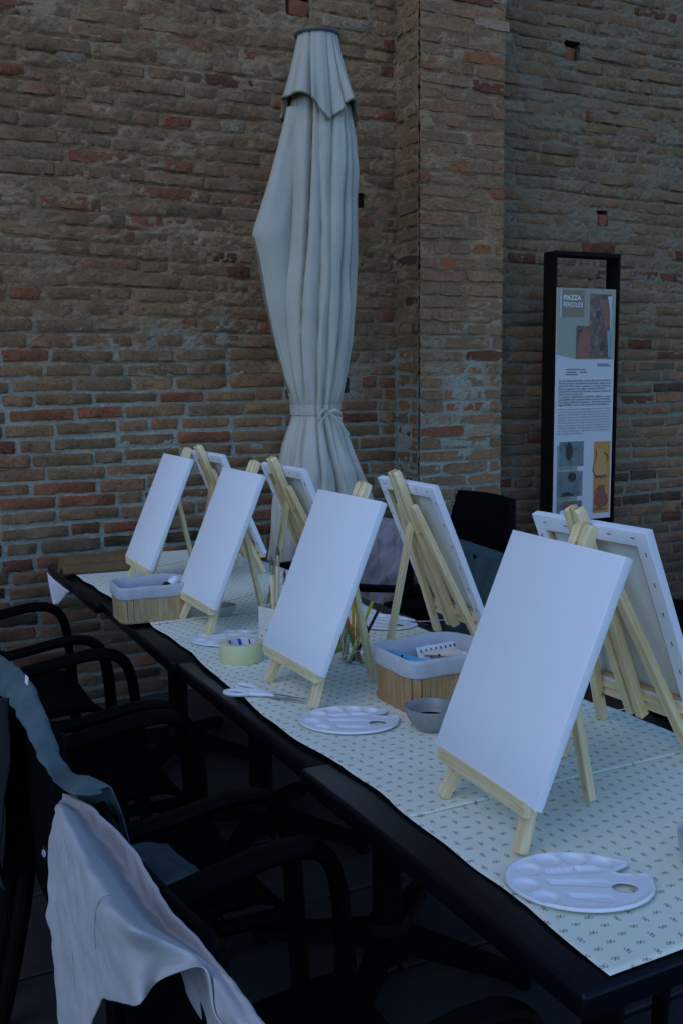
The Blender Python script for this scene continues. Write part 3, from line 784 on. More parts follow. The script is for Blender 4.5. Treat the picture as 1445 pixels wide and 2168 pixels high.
def make_basket(mat, w, d, h, loc, rz, label, flare=1.05, nsl=38):
    root = empty('basket', loc, rz)
    base = resample(rrect(w, d, .032, 8), nsl)
    for k in range(nsl):
        (x0, y0), (x1, y1) = base[k], base[(k + 1) % nsl]
        vx, vy = x1 - x0, y1 - y0; L = math.hypot(vx, vy); gx, gy = vx / L * .0003, vy / L * .0003
        nx, ny = vy / L, -vx / L; th = .004 + random.uniform(0, .0005)
        mb = MB(); cx, cy = (x0 + x1) / 2, (y0 + y1) / 2
        q0 = [(x0 + gx, y0 + gy), (x1 - gx, y1 - gy)]
        vs = []
        for zz, s in ((.002, 1.0), (h, flare)):
            for px, py in q0: vs.append((px * s, py * s, zz))
            for px, py in q0[::-1]: vs.append((px * s + nx * th, py * s + ny * th, zz))
        vs = [(a - cx, b - cy, c) for a, b, c in vs]
        mb.add(vs, [(0, 1, 2, 3), (7, 6, 5, 4), (0, 1, 5, 4), (1, 2, 6, 5), (2, 3, 7, 6), (3, 0, 4, 7)])
        mb.build('slat', mat, root, 0, (cx, cy, 0))
    bt = MB(); bt.prism([(x * .985, y * .985) for x, y in base], .006, 0, Matrix(((1, 0, 0, 0), (0, 0, 1, 0), (0, 1, 0, .0005), (0, 0, 0, 1))))
    bt.build('bottom', mat, root, 0)
    rb = MB(); rim = resample(rrect(w + .010, d + .010, .036, 8), 60)
    rb.grid([[(x, y, .001) for x, y in rim], [(x * 1.01, y * 1.01, .004) for x, y in rim], [(x * 1.01, y * 1.01, .009) for x, y in rim], [(x * .97, y * .97, .010) for x, y in rim]], wrap=True)
    rb.build('bottom_rim', mat, root)
    ln = MB(); R = resample(rrect(w, d, .034, 8), 80); prof = []
    drop = h * .29
    for (s, zz, o_) in ((flare, h - drop, .0068), (flare, h - drop + .004, .0082), (flare, h - drop * .5, .0080), (flare, h - .004, .0078), (flare, h + .003, .0058), (flare, h + .0045, .002), (flare, h + .002, -.003), (flare, h * .7, -.006), (1.0, .012, -.008), (.5, .010, -.004)):
        row = []
        for k, (x, y) in enumerate(R):
            nl = math.hypot(x, y); wob = .0006 * math.sin(k * .9 + zz * 60) + .0008 * mnoise.noise((x * 30, y * 30, zz * 20))
            f = s + (o_ + wob) / nl if s > .9 else s
            dz = .004 * mnoise.noise((x * 14, y * 14, 4.2)) if zz > h * .5 else 0
            row.append((x * f, y * f, zz + dz))
        prof.append(row)
    ln.grid(prof, wrap=True); ln.poly(prof[-1])
    ln.build('lining', M['liner'], root, 60)
    return tag(root, label, 'basket', 'bamboo baskets with cloth lining')
make_basket(M['bamboo'], .205, .15, .108, (.838, 2.945, PAP + .001), math.radians(-3), 'pale bamboo basket with grey cloth lining holding a dark bottle, far on the left edge')
make_basket(M['bamboo2'], .215, .17, .117, (1.176, 1.868, PAP + .001), math.radians(2), 'tan bamboo basket with grey cloth lining holding paint tubes, near the grey bowl')
# paint tubes in the near basket
def tube_obj(col, loc, rot, label, L=.085):
    root = empty('paint_tube', loc); root.rotation_euler = rot
    mb = MB(); P = []
    for k in range(9):
        t = k / 8; w = .013 + .004 * t; th = .012 * (1 - t) ** .7 + .001; r = []
        for j in range(14):
            a = 2 * PI * j / 14; r.append((L * t, w * math.cos(a), th * math.sin(a)))
        P.append(r)
    mb.grid(P, wrap=True); mb.poly(P[-1]); mb.poly(P[0]); mb.build('body', col, root)
    c = MB(); c.tube([(-.016, 0, 0), (-.002, 0, 0)], .0085, 12); c.tube([(-.003, 0, 0), (.002, 0, 0)], .0105, 14); c.build('cap', M['white'], root)
    b = MB(); b.tube([(L * .55, 0, 0), (L * .62, 0, 0)], 1, 14, 0, False, None, (.0155, .0068)); b.build('band', M['black'], root)
    return tag(root, label, 'paint tube', 'paint tubes in the near basket')
bx, by, bz = 1.176, 1.868, PAP - .013
tube_obj(M['cyan'], (bx - .015, by + .02, bz + .085), (.3, -.35, 2.4), 'bright cyan paint tube standing out of the near basket', .09)
tube_obj(M['lilac'], (bx + .005, by + .035, bz + .075), (-.2, -.5, 1.2), 'lilac paint tube beside the cyan one in the near basket')
tube_obj(M['pink'], (bx + .045, by - .005, bz + .092), (.2, .05, 2.8), 'pink paint tube in the middle of the near basket')
tube_obj(M['peach'], (bx + .085, by + .025, bz + .095), (-.1, -.1, 2.7), 'peach paint tube at the right of the near basket')
tube_obj(M['lime'], (bx + .01, by - .035, bz + .085), (.1, .1, 2.6), 'lime green paint tube at the front of the near basket')
sp = empty('spotted_pouch', (bx + .055, by + .055, bz + .075)); sp.rotation_euler = (-.45, 0, .1)
mb = MB(); P = []
for i in range(9):
    r = []
    for j in range(15):
        u, v = j / 14 - .5, i / 8 - .5
        r.append((u * .125, .012 * math.cos(u * PI) * math.cos(v * PI) + .002 * mnoise.noise((u * 9, v * 9, 2)), v * .085))
    P.append(r)
mb.grid(P); mb.grid([[(x, -y - .002, z) for x, y, z in r] for r in P]); mb.build('pouch_body', M['white'], sp, 60)
mb = MB()
for i in range(5):
    for j in range(8):
        u, v = (j + .5 + .4 * (i % 2)) / 8.6 - .5, (i + .5) / 5 - .5
        yy = -(.012 * math.cos(u * PI) * math.cos(v * PI)) - .0046
        mb.box((u * .12, yy, v * .08), (.0032, .001, .0065), 0, Matrix.Identity(4))
tag(mb.build('printed_marks', M['black'], sp, 0), kind='stuff')
tag(sp, 'white pouch with small dark marks at the back of the near basket', 'pouch')
# bottle and cloth in the far basket
bo = empty('bottle', (.845, 2.925, PAP + .052)); bo.rotation_euler = (math.radians(12), math.radians(52), math.radians(25))
mb = MB(); mb.lathe([(0, 0), (.019, 0), (.021, .004), (.021, .062), (.014, .072), (.0, .072)], 20); mb.build('body', M['black'], bo)
mb = MB(); mb.lathe([(0, .066), (.0165, .066), (.0175, .07), (.0175, .092), (.0155, .096), (0, .096)], 20); mb.build('cap', M['white'], bo)
mb = MB(); mb.lathe([(.0213, .016), (.0213, .034)], 20, cap=False); mb.build('label', M['red'], bo, 35)
tag(bo, 'small dark bottle with a white cap lying in the far basket', 'bottle')
mb = MB(); P = []
for i in range(16):
    P.append([(.838 + (j / 15 - .5) * .15, 2.945 + (i / 15 - .5) * .10, PAP + .078 + .014 * mnoise.noise((i * .35, j * .35, 8)) - .012 * ((i / 15 - .5) ** 2 + (j / 15 - .5) ** 2)) for j in range(16)])
mb.grid(P); tag(mb.build('folded_cloth', M['clothblue'], None, 60, solid=.003), 'crumpled blue cloth inside the far basket', 'cloth')

# ------------------------------------------------------------------ masking tape, scissors, bowls
tp = empty('tape_roll', (.905, 2.365, PAP))
mb = MB(); mb.lathe([(.0395, .0005), (.0545, .0005), (.0555, .002), (.0555, .048), (.0545, .0495), (.0395, .0495)], 48, 0, None, True); mb.build('tape', M['tape'], tp, 40)
co = MB(); co.lathe([(.0365, .001), (.0393, .001), (.0393, .0492), (.0365, .0492)], 48, 0, None, True); core_o = co.build('core', M['paper'], tp, 40)
def arc_patch(a0, a1, r, z0, z1, skew=0.0, n=8):
    m_ = MB(); rows = []
    for zz, sh in ((z0, 0), (z1, skew)):
        rows.append([(r * math.cos(a0 + sh + (a1 - a0) * k / n), r * math.sin(a0 + sh + (a1 - a0) * k / n), zz) for k in range(n + 1)])
    return m_.grid(rows)
far = math.atan2(2.365, .905)
for q in range(4):
    b0 = far + q * PI / 2
    arc_patch(b0 + .12 - .2, b0 - .12 - .2, .0362, .003, .047, .35).build('label_band', M['blue'], core_o)
    arc_patch(b0 + .72, b0 + .55, .0362, .003, .047, .3).build('label_band', M['red'], core_o)
def text_mesh(body, size, mat, name, parent, Mx, bend=None, align='LEFT', extr=0.0, space=1.0, bold=0.0):
    cu = bpy.data.curves.new(name, 'FONT'); cu.body = body; cu.size = size; cu.align_x = align; cu.fill_mode = 'FRONT'; cu.resolution_u = 2
    cu.space_character = space; cu.offset = bold
    ob = bpy.data.objects.new(name, cu); COL.objects.link(ob)
    dg = bpy.context.evaluated_depsgraph_get(); me = bpy.data.meshes.new_from_object(ob.evaluated_get(dg))
    bpy.data.objects.remove(ob); me.name = name
    for v in me.vertices: v.co = bend(v.co) if bend else v.co
    me.materials.clear(); me.materials.append(mat)
    o = bpy.data.objects.new(name, me); link(o, parent)
    if Mx is not None: o.matrix_local = Mx
    return o
for q, (body, mt, da) in enumerate((('ECO', M['blue'], .30), ('ECO', M['white'], -.16), ('ECO', M['blue'], -.62))):
    r_ = .0360
    text_mesh(body, .014, mt, 'lettering', core_o, None, lambda c, da=da, r_=r_: Vector((r_ * math.cos(far + da - (c.x - .0) / r_), r_ * math.sin(far + da - c.x / r_), .018 + c.y)))
tag(tp, 'pale yellow roll of masking tape lying flat on the table edge', 'tape')

sc = empty('scissors', (.812, 2.095, PAP + .002), math.radians(-54))
def ring_handle(cx, cy, rx, ry, rot):
    return [(cx + rx * math.cos(a) * math.cos(rot) - ry * math.sin(a) * math.sin(rot), cy + rx * math.cos(a) * math.sin(rot) + ry * math.sin(a) * math.cos(rot), .006) for a in [2 * PI * k / 24 for k in range(25)]]
for sg, rx in ((1, .034), (-1, .028)):
    mb = MB(); mb.tube(ring_handle(-.012, sg * .021, rx, .015, sg * -.22), .0062, 8, 0, False, None, (1, .8))
    mb.tube([(.018, sg * .013, .006), (.045, sg * .006, .006), (.075, sg * -.001, .005)], [.0075, .0075, .004], 8, 0, True, None, (1, .75))
    mb.build('handle', M['white'], sc)
    mb = MB(); z0 = .003 + (.002 if sg > 0 else 0)
    mb.add([(.055, sg * .006, z0), (.07, sg * .008, z0), (.165, sg * -.001 - .001, z0), (.08, sg * -.005, z0), (.055, sg * -.004, z0),
            (.055, sg * .006, z0 + .0016), (.07, sg * .008, z0 + .0016), (.165, sg * -.001 - .001, z0 + .0016), (.08, sg * -.005, z0 + .0016), (.055, sg * -.004, z0 + .0016)],
           [(0, 1, 2, 3, 4), (9, 8, 7, 6, 5)] + [(i, (i + 1) % 5, (i + 1) % 5 + 5, i + 5) for i in range(5)])
    bl = mb.build('blade', M['steel'], sc, 0); bl.rotation_euler = (0, 0, sg * .05)
mb = MB(); mb.lathe([(0, .001), (.0035, .001), (.0035, .008), (0, .0085)], 12, 0, Matrix.Translation((.078, 0, 0))); mb.build('rivet', M['steel'], sc)
tag(sc, 'scissors with white plastic handles lying over the table edge', 'scissors')

def make_bowl(mat, loc, s, label, water=True):
    root = empty('bowl', loc)
    mb = MB(); mb.lathe([(0, 0), (.030 * s, 0), (.031 * s, .003 * s), (.044 * s, .014 * s), (.054 * s, .032 * s), (.0565 * s, .052 * s), (.0560 * s, .0535 * s), (.0545 * s, .0525 * s), (.051 * s, .033 * s), (.041 * s, .017 * s), (.028 * s, .007 * s), (0, .006 * s)], 48)
    mb.build('bowl_body', mat, root, 50)
    if water:
        w = MB(); w.lathe([(0, .0235 * s), (.0462 * s, .0235 * s)], 40); w.build('water', M['water'], root)
    return tag(root, label, 'bowl', 'stoneware bowls on the tables')
make_bowl(M['bowl'], (1.062, 1.700, PAP), .92, 'grey stoneware bowl between palette and tan basket')
make_bowl(M['bowl2'], (1.118, .998, PAP), 1.0, 'beige stoneware bowl cut by the right edge of the picture')
make_bowl(M['bowl2'], (1.040, 2.850, PAP), .62, 'small pale bowl half hidden behind the third canvas', False)

# ------------------------------------------------------------------ brush cup, brushes, pencil jar
cx, cy = 1.050, 2.450
cup = empty('brush_cup', (cx, cy, PAP), math.radians(20))
mb = MB()
w = .038
for (c, sz) in (((0, -w, .055), (.080, .004, .108)), ((0, w, .055), (.080, .004, .108)), ((-w, 0, .055), (.004, .071, .108)), ((w, 0, .055), (.004, .071, .108)), ((0, 0, .003), (.072, .071, .005))): mb.box(c, sz, .0007)
mb.build('cup_wall', M['cream'], cup)
mb = MB()
for k in range(6):
    u = random.uniform(-.032, .032); zz = random.uniform(.012, .105)
    mb.box((u, -w - .0022, zz), (.0036, .0008, .0036)); mb.box((-w - .0022, random.uniform(-.03, .03), random.uniform(.012, .105)), (.0008, .0036, .0036))
tag(mb.build('printed_spots', M['black'], cup, 0), kind='stuff')
tag(cup, 'white square brush cup with black spots behind the second canvas', 'cup')
def brush(x, y, dx, dy, L, r, head, label, flat=False, tip=None):
    a = Vector((x, y, PAP + .012)); d = Vector((dx, dy, 1)).normalized()
    root = empty('paint_brush', a); root.rotation_euler = d.to_track_quat('Z', 'Y').to_euler()
    mb = MB(); mb.tube([(0, 0, 0), (0, 0, L * .3), (0, 0, L * .72), (0, 0, L * .8)], [r * .7, r * .95, r * 1.15, r * .9], 10); mb.build('handle', M['pine'], root)
    fw = r * 1.05 if not flat else r * 2.8
    mb = MB(); mb.tube([(0, 0, L * .79), (0, 0, L * .9)], 1, 12, 0, True, None, (fw, r * .95)); mb.build('ferrule', M['steel'], root)
    mb = MB()
    if flat: mb.box((0, 0, L * .9 + .02), (fw * 2, r * 1.6, .04), .002)
    else: mb.tube([(0, 0, L * .895), (0, 0, L * .93), (0, 0, L * .97), (0, 0, L)], [r * .9, r * 1.15, r * .7, r * .1], 10)
    mb.build('bristles', head, root)
    if tip:
        mb = MB(); mb.tube([(0, 0, L * .36), (0, 0, L * .40)], r * 1.12, 10); mb.build('colour_ring', tip, root)
    return tag(root, label, 'brush', 'paint brushes in the spotted cup')
brush(cx - .016, cy - .006, -.02, .03, .235, .0050, M['bristle'], 'round brush with long pale handle at the left of the cup')
brush(cx - .004, cy + .010, .05, .04, .258, .0048, M['bristle'], 'tall round brush with an orange ring in the spotted cup', False, M['pred'])
brush(cx + .004, cy - .012, .03, -.03, .20, .0036, M['rust'], 'thin small brush at the front of the spotted cup')
brush(cx + .018, cy + .008, .22, .05, .225, .0060, M['rust'], 'flat rust-red brush leaning right in the spotted cup', True)
jx, jy = 1.158, 2.215
jar = empty('glass_jar', (jx, jy, PAP))
mb = MB(); mb.lathe([(0, .001), (.032, .001), (.036, .005), (.036, .066), (.031, .074), (.031, .082), (.0325, .083), (.0325, .090), (.0295, .090), (.0290, .074), (.0335, .065), (.0335, .007), (0, .005)], 32)
mb.build('jar_body', M['glass'], jar, 50); tag(jar, 'clear glass jar full of coloured pencils', 'jar')
def pencil(x, y, dx, dy, L, mat, label, up=True):
    a = Vector((jx + x, jy + y, PAP + .008)); d = Vector((dx, dy, 1)).normalized()
    root = empty('pencil', a); root.rotation_euler = d.to_track_quat('Z', 'Y').to_euler()
    mb = MB(); mb.tube([(0, 0, 0), (0, 0, L - .016)], .0042, 6); mb.build('barrel', mat, root, 20)
    mb = MB(); mb.tube([(0, 0, L - .016), (0, 0, L - .004)], [.0040, .0014], 8); cn = mb.build('sharpened_cone', M['lead'], root)
    mb = MB(); mb.tube([(0, 0, L - .004), (0, 0, L)], [.0014, .0003], 6); mb.build('lead', M['bristle'], root)
    return tag(root, label, 'pencil', 'coloured pencils in the glass jar')
pencil(-.002, .006, .02, .05, .192, M['pyellow'], 'tall yellow pencil in the glass jar')
pencil(.004, .000, .05, .06, .190, M['porange'], 'tall amber pencil beside the yellow one')
pencil(-.016, .0, .40, -.10, .175, M['plime'], 'lime yellow pencil leaning right in the jar')
pencil(-.012, -.010, .52, -.14, .175, M['pblack'], 'black pencil leaning right in the jar')
pencil(.010, .004, -.36, .12, .150, M['pgreen'], 'green pencil leaning left in the jar')
pencil(.012, -.004, -.28, .16, .165, M['pred'], 'orange-red pencil leaning left in the jar')
def sharpener(x, y, rz, label):
    root = empty('pencil_sharpener', (x, y, PAP + .0005), rz)
    mb = MB(); mb.prism([(-.008, 0), (.008, 0), (.0065, .026), (-.0065, .026)], .012); mb.build('metal_body', M['steel'], root, 20)
    mb = MB(); mb.box((0, -.0012, .013), (.006, .0012, .022)); mb.build('blade', M['steeldark'], root, 0)
    return tag(root, label, 'sharpener')
sharpener(1.166, 2.150, .9, 'small metal pencil sharpener in front of the pencil jar')
mb = MB(); mb.lathe([(0, 0), (.020, 0), (.021, .003), (.021, .017), (.019, .019), (.017, .017), (.016, .004), (0, .003)], 28)
tag(mb.build('glass_dish', M['glass'], None, 50, (1.200, 2.150, PAP)), 'small low glass dish beside the pencil jar', 'dish')
mb = MB(); mb.box((0, 0, .009), (.085, .055, .018), .004, seg=2)
o = mb.build('green_cloth_pad', M['olive'], None, 35, (1.135, 2.33, PAP)); o.rotation_euler = (0, 0, .5); tag(o, 'olive green pad lying behind the pencil jar', 'pad')
pot = empty('wooden_pot', (1.190, 2.40, PAP))
for k in range(14):
    a = 2 * PI * k / 14; mb = MB(); mb.box((0, 0, .042), (.004, .0135, .082), .001)
    o = mb.build('stave', M['bamboo2'] if k % 2 else M['darkwood'], pot, 0, (.032 * math.cos(a), .032 * math.sin(a), 0)); o.rotation_euler = (0, 0, a)
mb = MB(); mb.lathe([(0, .001), (.031, .001), (.031, .006), (0, .006)], 20); mb.build('pot_base', M['bamboo2'], pot)
tag(pot, 'small slatted wooden pot behind the pencil jar', 'pot')

# ------------------------------------------------------------------ brown bundle and hanging paper at the far corner
bn = empty('cloth_bundle', (.865, 3.80, PAP), math.radians(-6))
mb = MB(); P = []
for i in range(26):
    t = i / 25; r = []
    for j in range(28):
        a = 2 * PI * j / 28; rr = 1 + .10 * mnoise.noise((t * 5, math.cos(a) * 1.5, math.sin(a) * 1.5)) + .05 * math.sin(a * 3 + t * 2)
        r.append(((t - .5) * .255 + .008 * math.sin(a), .058 * math.cos(a) * rr, .031 + .0305 * math.sin(a) * rr * (1 + .12 * math.sin(t * 7))))
    P.append(r)
mb.grid(P, wrap=True); mb.poly(P[0][::-1]); mb.poly(P[-1]); mb.build('rolled_cloth', M['brown'], bn, 50)
mb = MB(); mb.grid([[((i / 14 - .5) * .252, -.054 - .012 * k - .004 * mnoise.noise((i, k, 1)), .036 - .010 * k + .004 * mnoise.noise((i * .6, k * .9, 3))) for i in range(15)] for k in range(4)]); mb.build('loose_flap', M['brown'], bn, 50, solid=.003)
tag(bn, 'rolled brown canvas bundle at the far left table corner', 'bundle')
mb = MB(); P = []
for i in range(13):
    v = i / 12; r = []
    for j in range(13):
        u = j / 12; ya = 4.00 + (3.845 - 4.00) * v; yb = 3.58 + (3.835 - 3.58) * v
        r.append((TX - .026 - .006 * math.sin(u * 3 + v * 2) - .004 * v, ya + (yb - ya) * u, TZ - .022 - .100 * v))
    P.append(r)
mb.grid(P)
tag(mb.build('hanging_paper', M['paper'], None, 60, solid=.0008), 'corner of white paper hanging below the far table edge', 'paper')

# ------------------------------------------------------------------ chairs
def bez(P, n=8):
    out = []
    for i in range(len(P) - 1):
        p0 = Vector(P[max(i - 1, 0)]); p1 = Vector(P[i]); p2 = Vector(P[i + 1]); p3 = Vector(P[min(i + 2, len(P) - 1)])
        for k in range(n):
            t = k / n
            out.append(.5 * ((2 * p1) + (-p0 + p2) * t + (2 * p0 - 5 * p1 + 4 * p2 - p3) * t * t + (-p0 + 3 * p1 - 3 * p2 + p3) * t ** 3))
    out.append(Vector(P[-1])); return out
def make_chair():
    """faces +x, back towards -x"""
    root = empty('armchair'); m = M['resin']
    mb = MB(); P = []
    for i in range(13):
        u = i / 12; x = -.19 + .43 * u; r = []
        for j in range(13):
            v = j / 12 - .5; zz = .425 - .018 * math.cos(v * PI) + .012 * u - (.05 * ((u - .85) / .15) ** 2 if u > .85 else 0)
            r.append((x, v * (.44 + .03 * u), zz))
        P.append(r)
    mb.grid(P); mb.build('seat', m, root, 60, solid=.018)
    mb = MB(); P = []
    for i in range(15):
        u = i / 14; zz = .42 + .435 * u; x = -.170 - .030 * u - .010 * u * u; wd = .44 - .005 * u; r = []
        if u > .86: wd -= .022 * ((u - .86) / .14) ** 2
        for j in range(13):
            v = j / 12 - .5; r.append((x - .018 * math.cos(v * PI), v * wd, zz + .007 * math.cos(v * PI) * u))
        P.append(r)
    mb.grid(P); mb.build('backrest', m, root, 60, solid=.016)
    for s in (1, -1):
        y = s * .262
        mb = MB(); pa = bez([(-.20, s * .222, .60), (-.14, s * .25, .635), (-.02, y, .655), (.11, y, .672), (.185, y, .655), (.222, y, .585), (.235, y, .43)], 6)
        mb.tube(pa, 1, 12, 0, True, None, (.027, .0155)); mb.build('armrest', m, root)
        mb = MB(); mb.tube([(.235, y, .44), (.245, y * 1.02, .22), (.262, y * 1.04, 0)], [.021, .020, .017], 10, 0, True, None, (1.1, .95)); mb.build('leg', m, root)
        mb = MB(); mb.tube(bez([(-.205, s * .195, .835), (-.198, s * .214, .66), (-.19, s * .225, .43), (-.225, s * .24, .2), (-.27, s * .255, 0)], 5), .019, 10); mb.build('leg', m, root)
        mb = MB(); mb.tube([(.236, y * .99, .405), (.02, s * .235, .40), (-.205, s * .225, .40)], .016, 8); mb.build('side_rail', m, root)
    return root
ch0 = make_chair()
LEFT = [(.534, 1.215, .06, 'black resin armchair with the beige apron over its back, nearest on the left'),
        (.522, 1.985, .02, 'black resin armchair with the grey-blue denim apron over its back'),
        (.52, 2.605, -.02, 'black resin armchair, third from the camera on the left, bare'),
        (.49, 3.32, .03, 'black resin armchair nearest the wall on the left, bare')]
RIGHT = [(1.815, 1.80, PI, 'black resin armchair at the right picture edge beyond the nearest right canvas'),
         (1.815, 2.72, PI, 'black resin armchair with the teal apron on the right side'),
         (1.815, 3.60, PI, 'black resin armchair with the crumpled grey-blue apron on the right side')]
for i, (x, y, rz, lab) in enumerate(LEFT + RIGHT):
    c = ch0 if i == 0 else copy_tree(ch0)
    c.location = (x, y, 0); c.rotation_euler = (0, 0, rz); tag(c, lab, 'chair', 'black armchairs around the tables')
for k in range(3):
    c = copy_tree(ch0); c.location = (2.275 + .012 * k, 3.57 + .003 * k, .050 * k); c.rotation_euler = (0, 0, PI + .03 - .02 * k)
    tag(c, ['black resin armchair at the bottom of the stack before the pilaster', 'black resin armchair in the middle of the stack before the pilaster', 'black resin armchair on top of the stack before the pilaster'][k], 'chair', 'stacked black armchairs by the pilaster')

# ------------------------------------------------------------------ aprons over the chair backs
def drape(name, mat, y0, y1, top, x0, front, rear, label, seed, amp=.012, ny=54, nt=60, sgn=1, taper=None, solid=.0022, crumple=0.0, bulge=None):
    """cloth hung over a back rail that runs along y; sgn=1: rear is -x"""
    mb = MB(); P = []
    for i in range(ny + 1):
        v = i / ny; y = y0 + (y1 - y0) * v; r = []
        fr = front(v) if callable(front) else front; re = rear(v) if callable(rear) else rear
        tz = top(v) if callable(top) else top
        for j in range(nt + 1):
            s = -fr + (fr + re) * j / nt       # <0 front side, >0 rear side
            R_ = .022 if s < 0 else .030
            if abs(s) < R_ * PI / 2: a = s / R_; x = -R_ * math.sin(a); zz = R_ * math.cos(a)
            else:
                x = -math.copysign(R_, s); zz = -(abs(s) - R_ * PI / 2)
            h = max(0, -zz)
            slope = .27 if s < 0 else .20    # follows the raked back
            x2 = x + (h * slope if s < 0 else -h * .02)
            k_ = min(1, h / .16)
            fold = amp * k_ * (math.sin(v * 11 + seed + h * 3) * .45 + 1.3 * mnoise.noise((v * 4, h * 4.5, seed)))
            sharp = 1 - abs(mnoise.noise((v * 6 + h * 3, h * 7 - v * 4, seed + 4))) * 3.2
            crease = amp * (.30 + crumple) * min(1, h / .04) * max(0, sharp) + amp * crumple * mnoise.noise((v * 15, h * 15, seed + 2))
            x2 += -math.copysign(1, s) * (max(-.004, fold) + crease + .006 * k_)
            if bulge and s > 0: x2 -= bulge(v, h)
            yy = y + .02 * mnoise.noise((v * 3, h * 5, seed + 9)) * min(1, h / .1)
            if taper: yy = y + (taper(v, s))
            r.append(((x0(v) if callable(x0) else x0) + sgn * x2, yy, tz + zz + (.002 * mnoise.noise((v * 4, s * 5, seed)))))
        P.append(r)
    mb.grid(P)
    o = mb.build(name, mat, None, 80, solid=solid)
    return tag(o, label, 'apron', 'aprons hung over chair backs')
def on_x(u, v, x):
    """the point of the plane at x seen at pixel (u, v) of the photograph"""
    r = CR @ np.array([u - IMG_W / 2, v - IMG_H / 2, F_PX]); return np.array([0, 0, CAM_H]) + r * (x / r[0])
def spline(P, n):
    """Catmull-Rom through rows of points (k, 3) -> n samples"""
    P = np.asarray(P, float); k = len(P); out = []
    for t in np.linspace(0, k - 1, n):
        i = min(int(t), k - 2); f = t - i
        p0, p1, p2, p3 = P[max(i - 1, 0)], P[i], P[i + 1], P[min(i + 2, k - 1)]
        out.append(.5 * (2 * p1 + (p2 - p0) * f + (2 * p0 - 5 * p1 + 4 * p2 - p3) * f ** 2 + (3 * p1 - p0 - 3 * p2 + p3) * f ** 3))
    return np.array(out)
def hung_cloth(root, name, mat, cols, front, nc=70, nr=70, wr=.0025, seed=1.0, part=True):
    """cols: for each fold line down the cloth, (u, v, x) from the chair's top rail outwards; front: (dx, dz) steps down the seat side"""
    G = []
    for c in cols:
        pts = [on_x(*q) for q in c]
        fr = [pts[0] + np.array([dx, 0, dz]) for dx, dz in front]
        G.append(fr[::-1] + pts)
    G = np.array(G); A = np.array([spline(g, nr) for g in G]); Bq = np.stack([spline(A[:, k], nc) for k in range(nr)], 1)
    mb = MB(); P = []
    for i in range(nc):
        r = []
        for k in range(nr):
            p = Bq[i, k]; q = (p[1] * 9, p[2] * 9, seed)
            w = wr * (mnoise.noise((p[1] * 14, p[2] * 14, seed)) + .8 * max(0, 1 - 5 * abs(mnoise.noise((p[1] * 9 + p[2] * 4, p[2] * 8, seed + 3)))) + .55 * mnoise.noise((p[1] * 40, p[2] * 40, seed)) + 1.2 * max(0, 1 - 7 * abs(mnoise.noise((p[1] * 6 - p[2] * 9, p[2] * 5 + p[1] * 3, seed + 8)))) * mnoise.noise((p[1] * 4, p[2] * 4, seed + 5)))
            r.append((p[0] - w, p[1], p[2] + w * .3))
        P.append(r)
    mb.grid(P); return mb.build(name, mat, root, 80, solid=.0018)
# beige apron, nearest chair
ap = tag(empty('apron', (.29, 1.2, .86)), 'beige linen apron hung over the nearest chair back', 'apron', 'aprons hung over chair backs')
BEIGE = [
    [(137, 1681, .300), (128, 1698, .285), (119, 1722, .262), (107, 1800, .250), (110, 1950, .245), (128, 2190, .242)],
    [(160, 1690, .302), (148, 1706, .288), (132, 1716, .258), (126, 1810, .246), (134, 1960, .242), (155, 2210, .240)],
    [(198, 1713, .304), (180, 1735, .294), (152, 1752, .250), (152, 1860, .242), (166, 2000, .240), (185, 2210, .238)],
    [(268, 1786, .306), (240, 1812, .298), (200, 1852, .244), (196, 1945, .240), (206, 2050, .240), (214, 2122, .240)],
    [(335, 1888, .308), (300, 1904, .300), (252, 1930, .242), (246, 2005, .242), (243, 2065, .244), (240, 2117, .246)],
    [(395, 1965, .310), (352, 1966, .303), (292, 1964, .246), (296, 2012, .252), (290, 2068, .250), (298, 2128, .250)],
    [(440, 2018, .312), (408, 2012, .306), (352, 1996, .272), (358, 2026, .276), (352, 2052, .276), (340, 2080, .272)],
    [(482, 2066, .314), (455, 2050, .309), (420, 2030, .298), (424, 2037, .297), (428, 2042, .296), (432, 2048, .294)],
    [(530, 2122, .316), (505, 2110, .312), (470, 2096, .302), (456, 2110, .300), (452, 2120, .299), (456, 2130, .297)],
    [(590, 2196, .318), (566, 2190, .314), (530, 2190, .304), (505, 2200, .302), (500, 2215, .301), (505, 2230, .300)]]
for c_ in BEIGE:
    for q_ in range(len(c_)): c_[q_] = (c_[q_][0], c_[q_][1], c_[q_][2] - .012)
hung_cloth(ap, 'apron_cloth', M['beige'], BEIGE, [(.006, -.012), (.016, -.06), (.040, -.16), (.075, -.27)], 130, 120, .0042, 2.0).matrix_parent_inverse = ap.matrix_basis.inverted()
def seam(root, picks, mat, r=.0007):
    m_ = MB(); m_.tube([Vector(p) for p in spline([on_x(*q) for q in picks], 40)], r, 5); o = m_.build('seam', mat, root); o.matrix_parent_inverse = root.matrix_basis.inverted(); return o
def tab(root, u, v, x, w, h, mat, name='label_tag', d=.0):
    p = on_x(u, v, x); m_ = MB(); m_.box((0, 0, 0), (.0015, w, h), .0003); o = m_.build(name, mat, root)
    o.matrix_parent_inverse = root.matrix_basis.inverted(); o.location = p; o.rotation_euler = (.25, 0, .25); return o
seam(ap, [(236, 1894, .226), (214, 1903, .223), (204, 1930, .2225), (201, 1965, .222), (203, 2010, .222)], M['greycloth'], .0005)
seam(ap, [(135, 1720, .240), (136, 1800, .2285), (142, 1900, .2265), (150, 2000, .2250), (160, 2120, .2240)], M['beige'], .0007)
tg = tab(ap, 95, 1806, .246, .016, .020, M['black'])
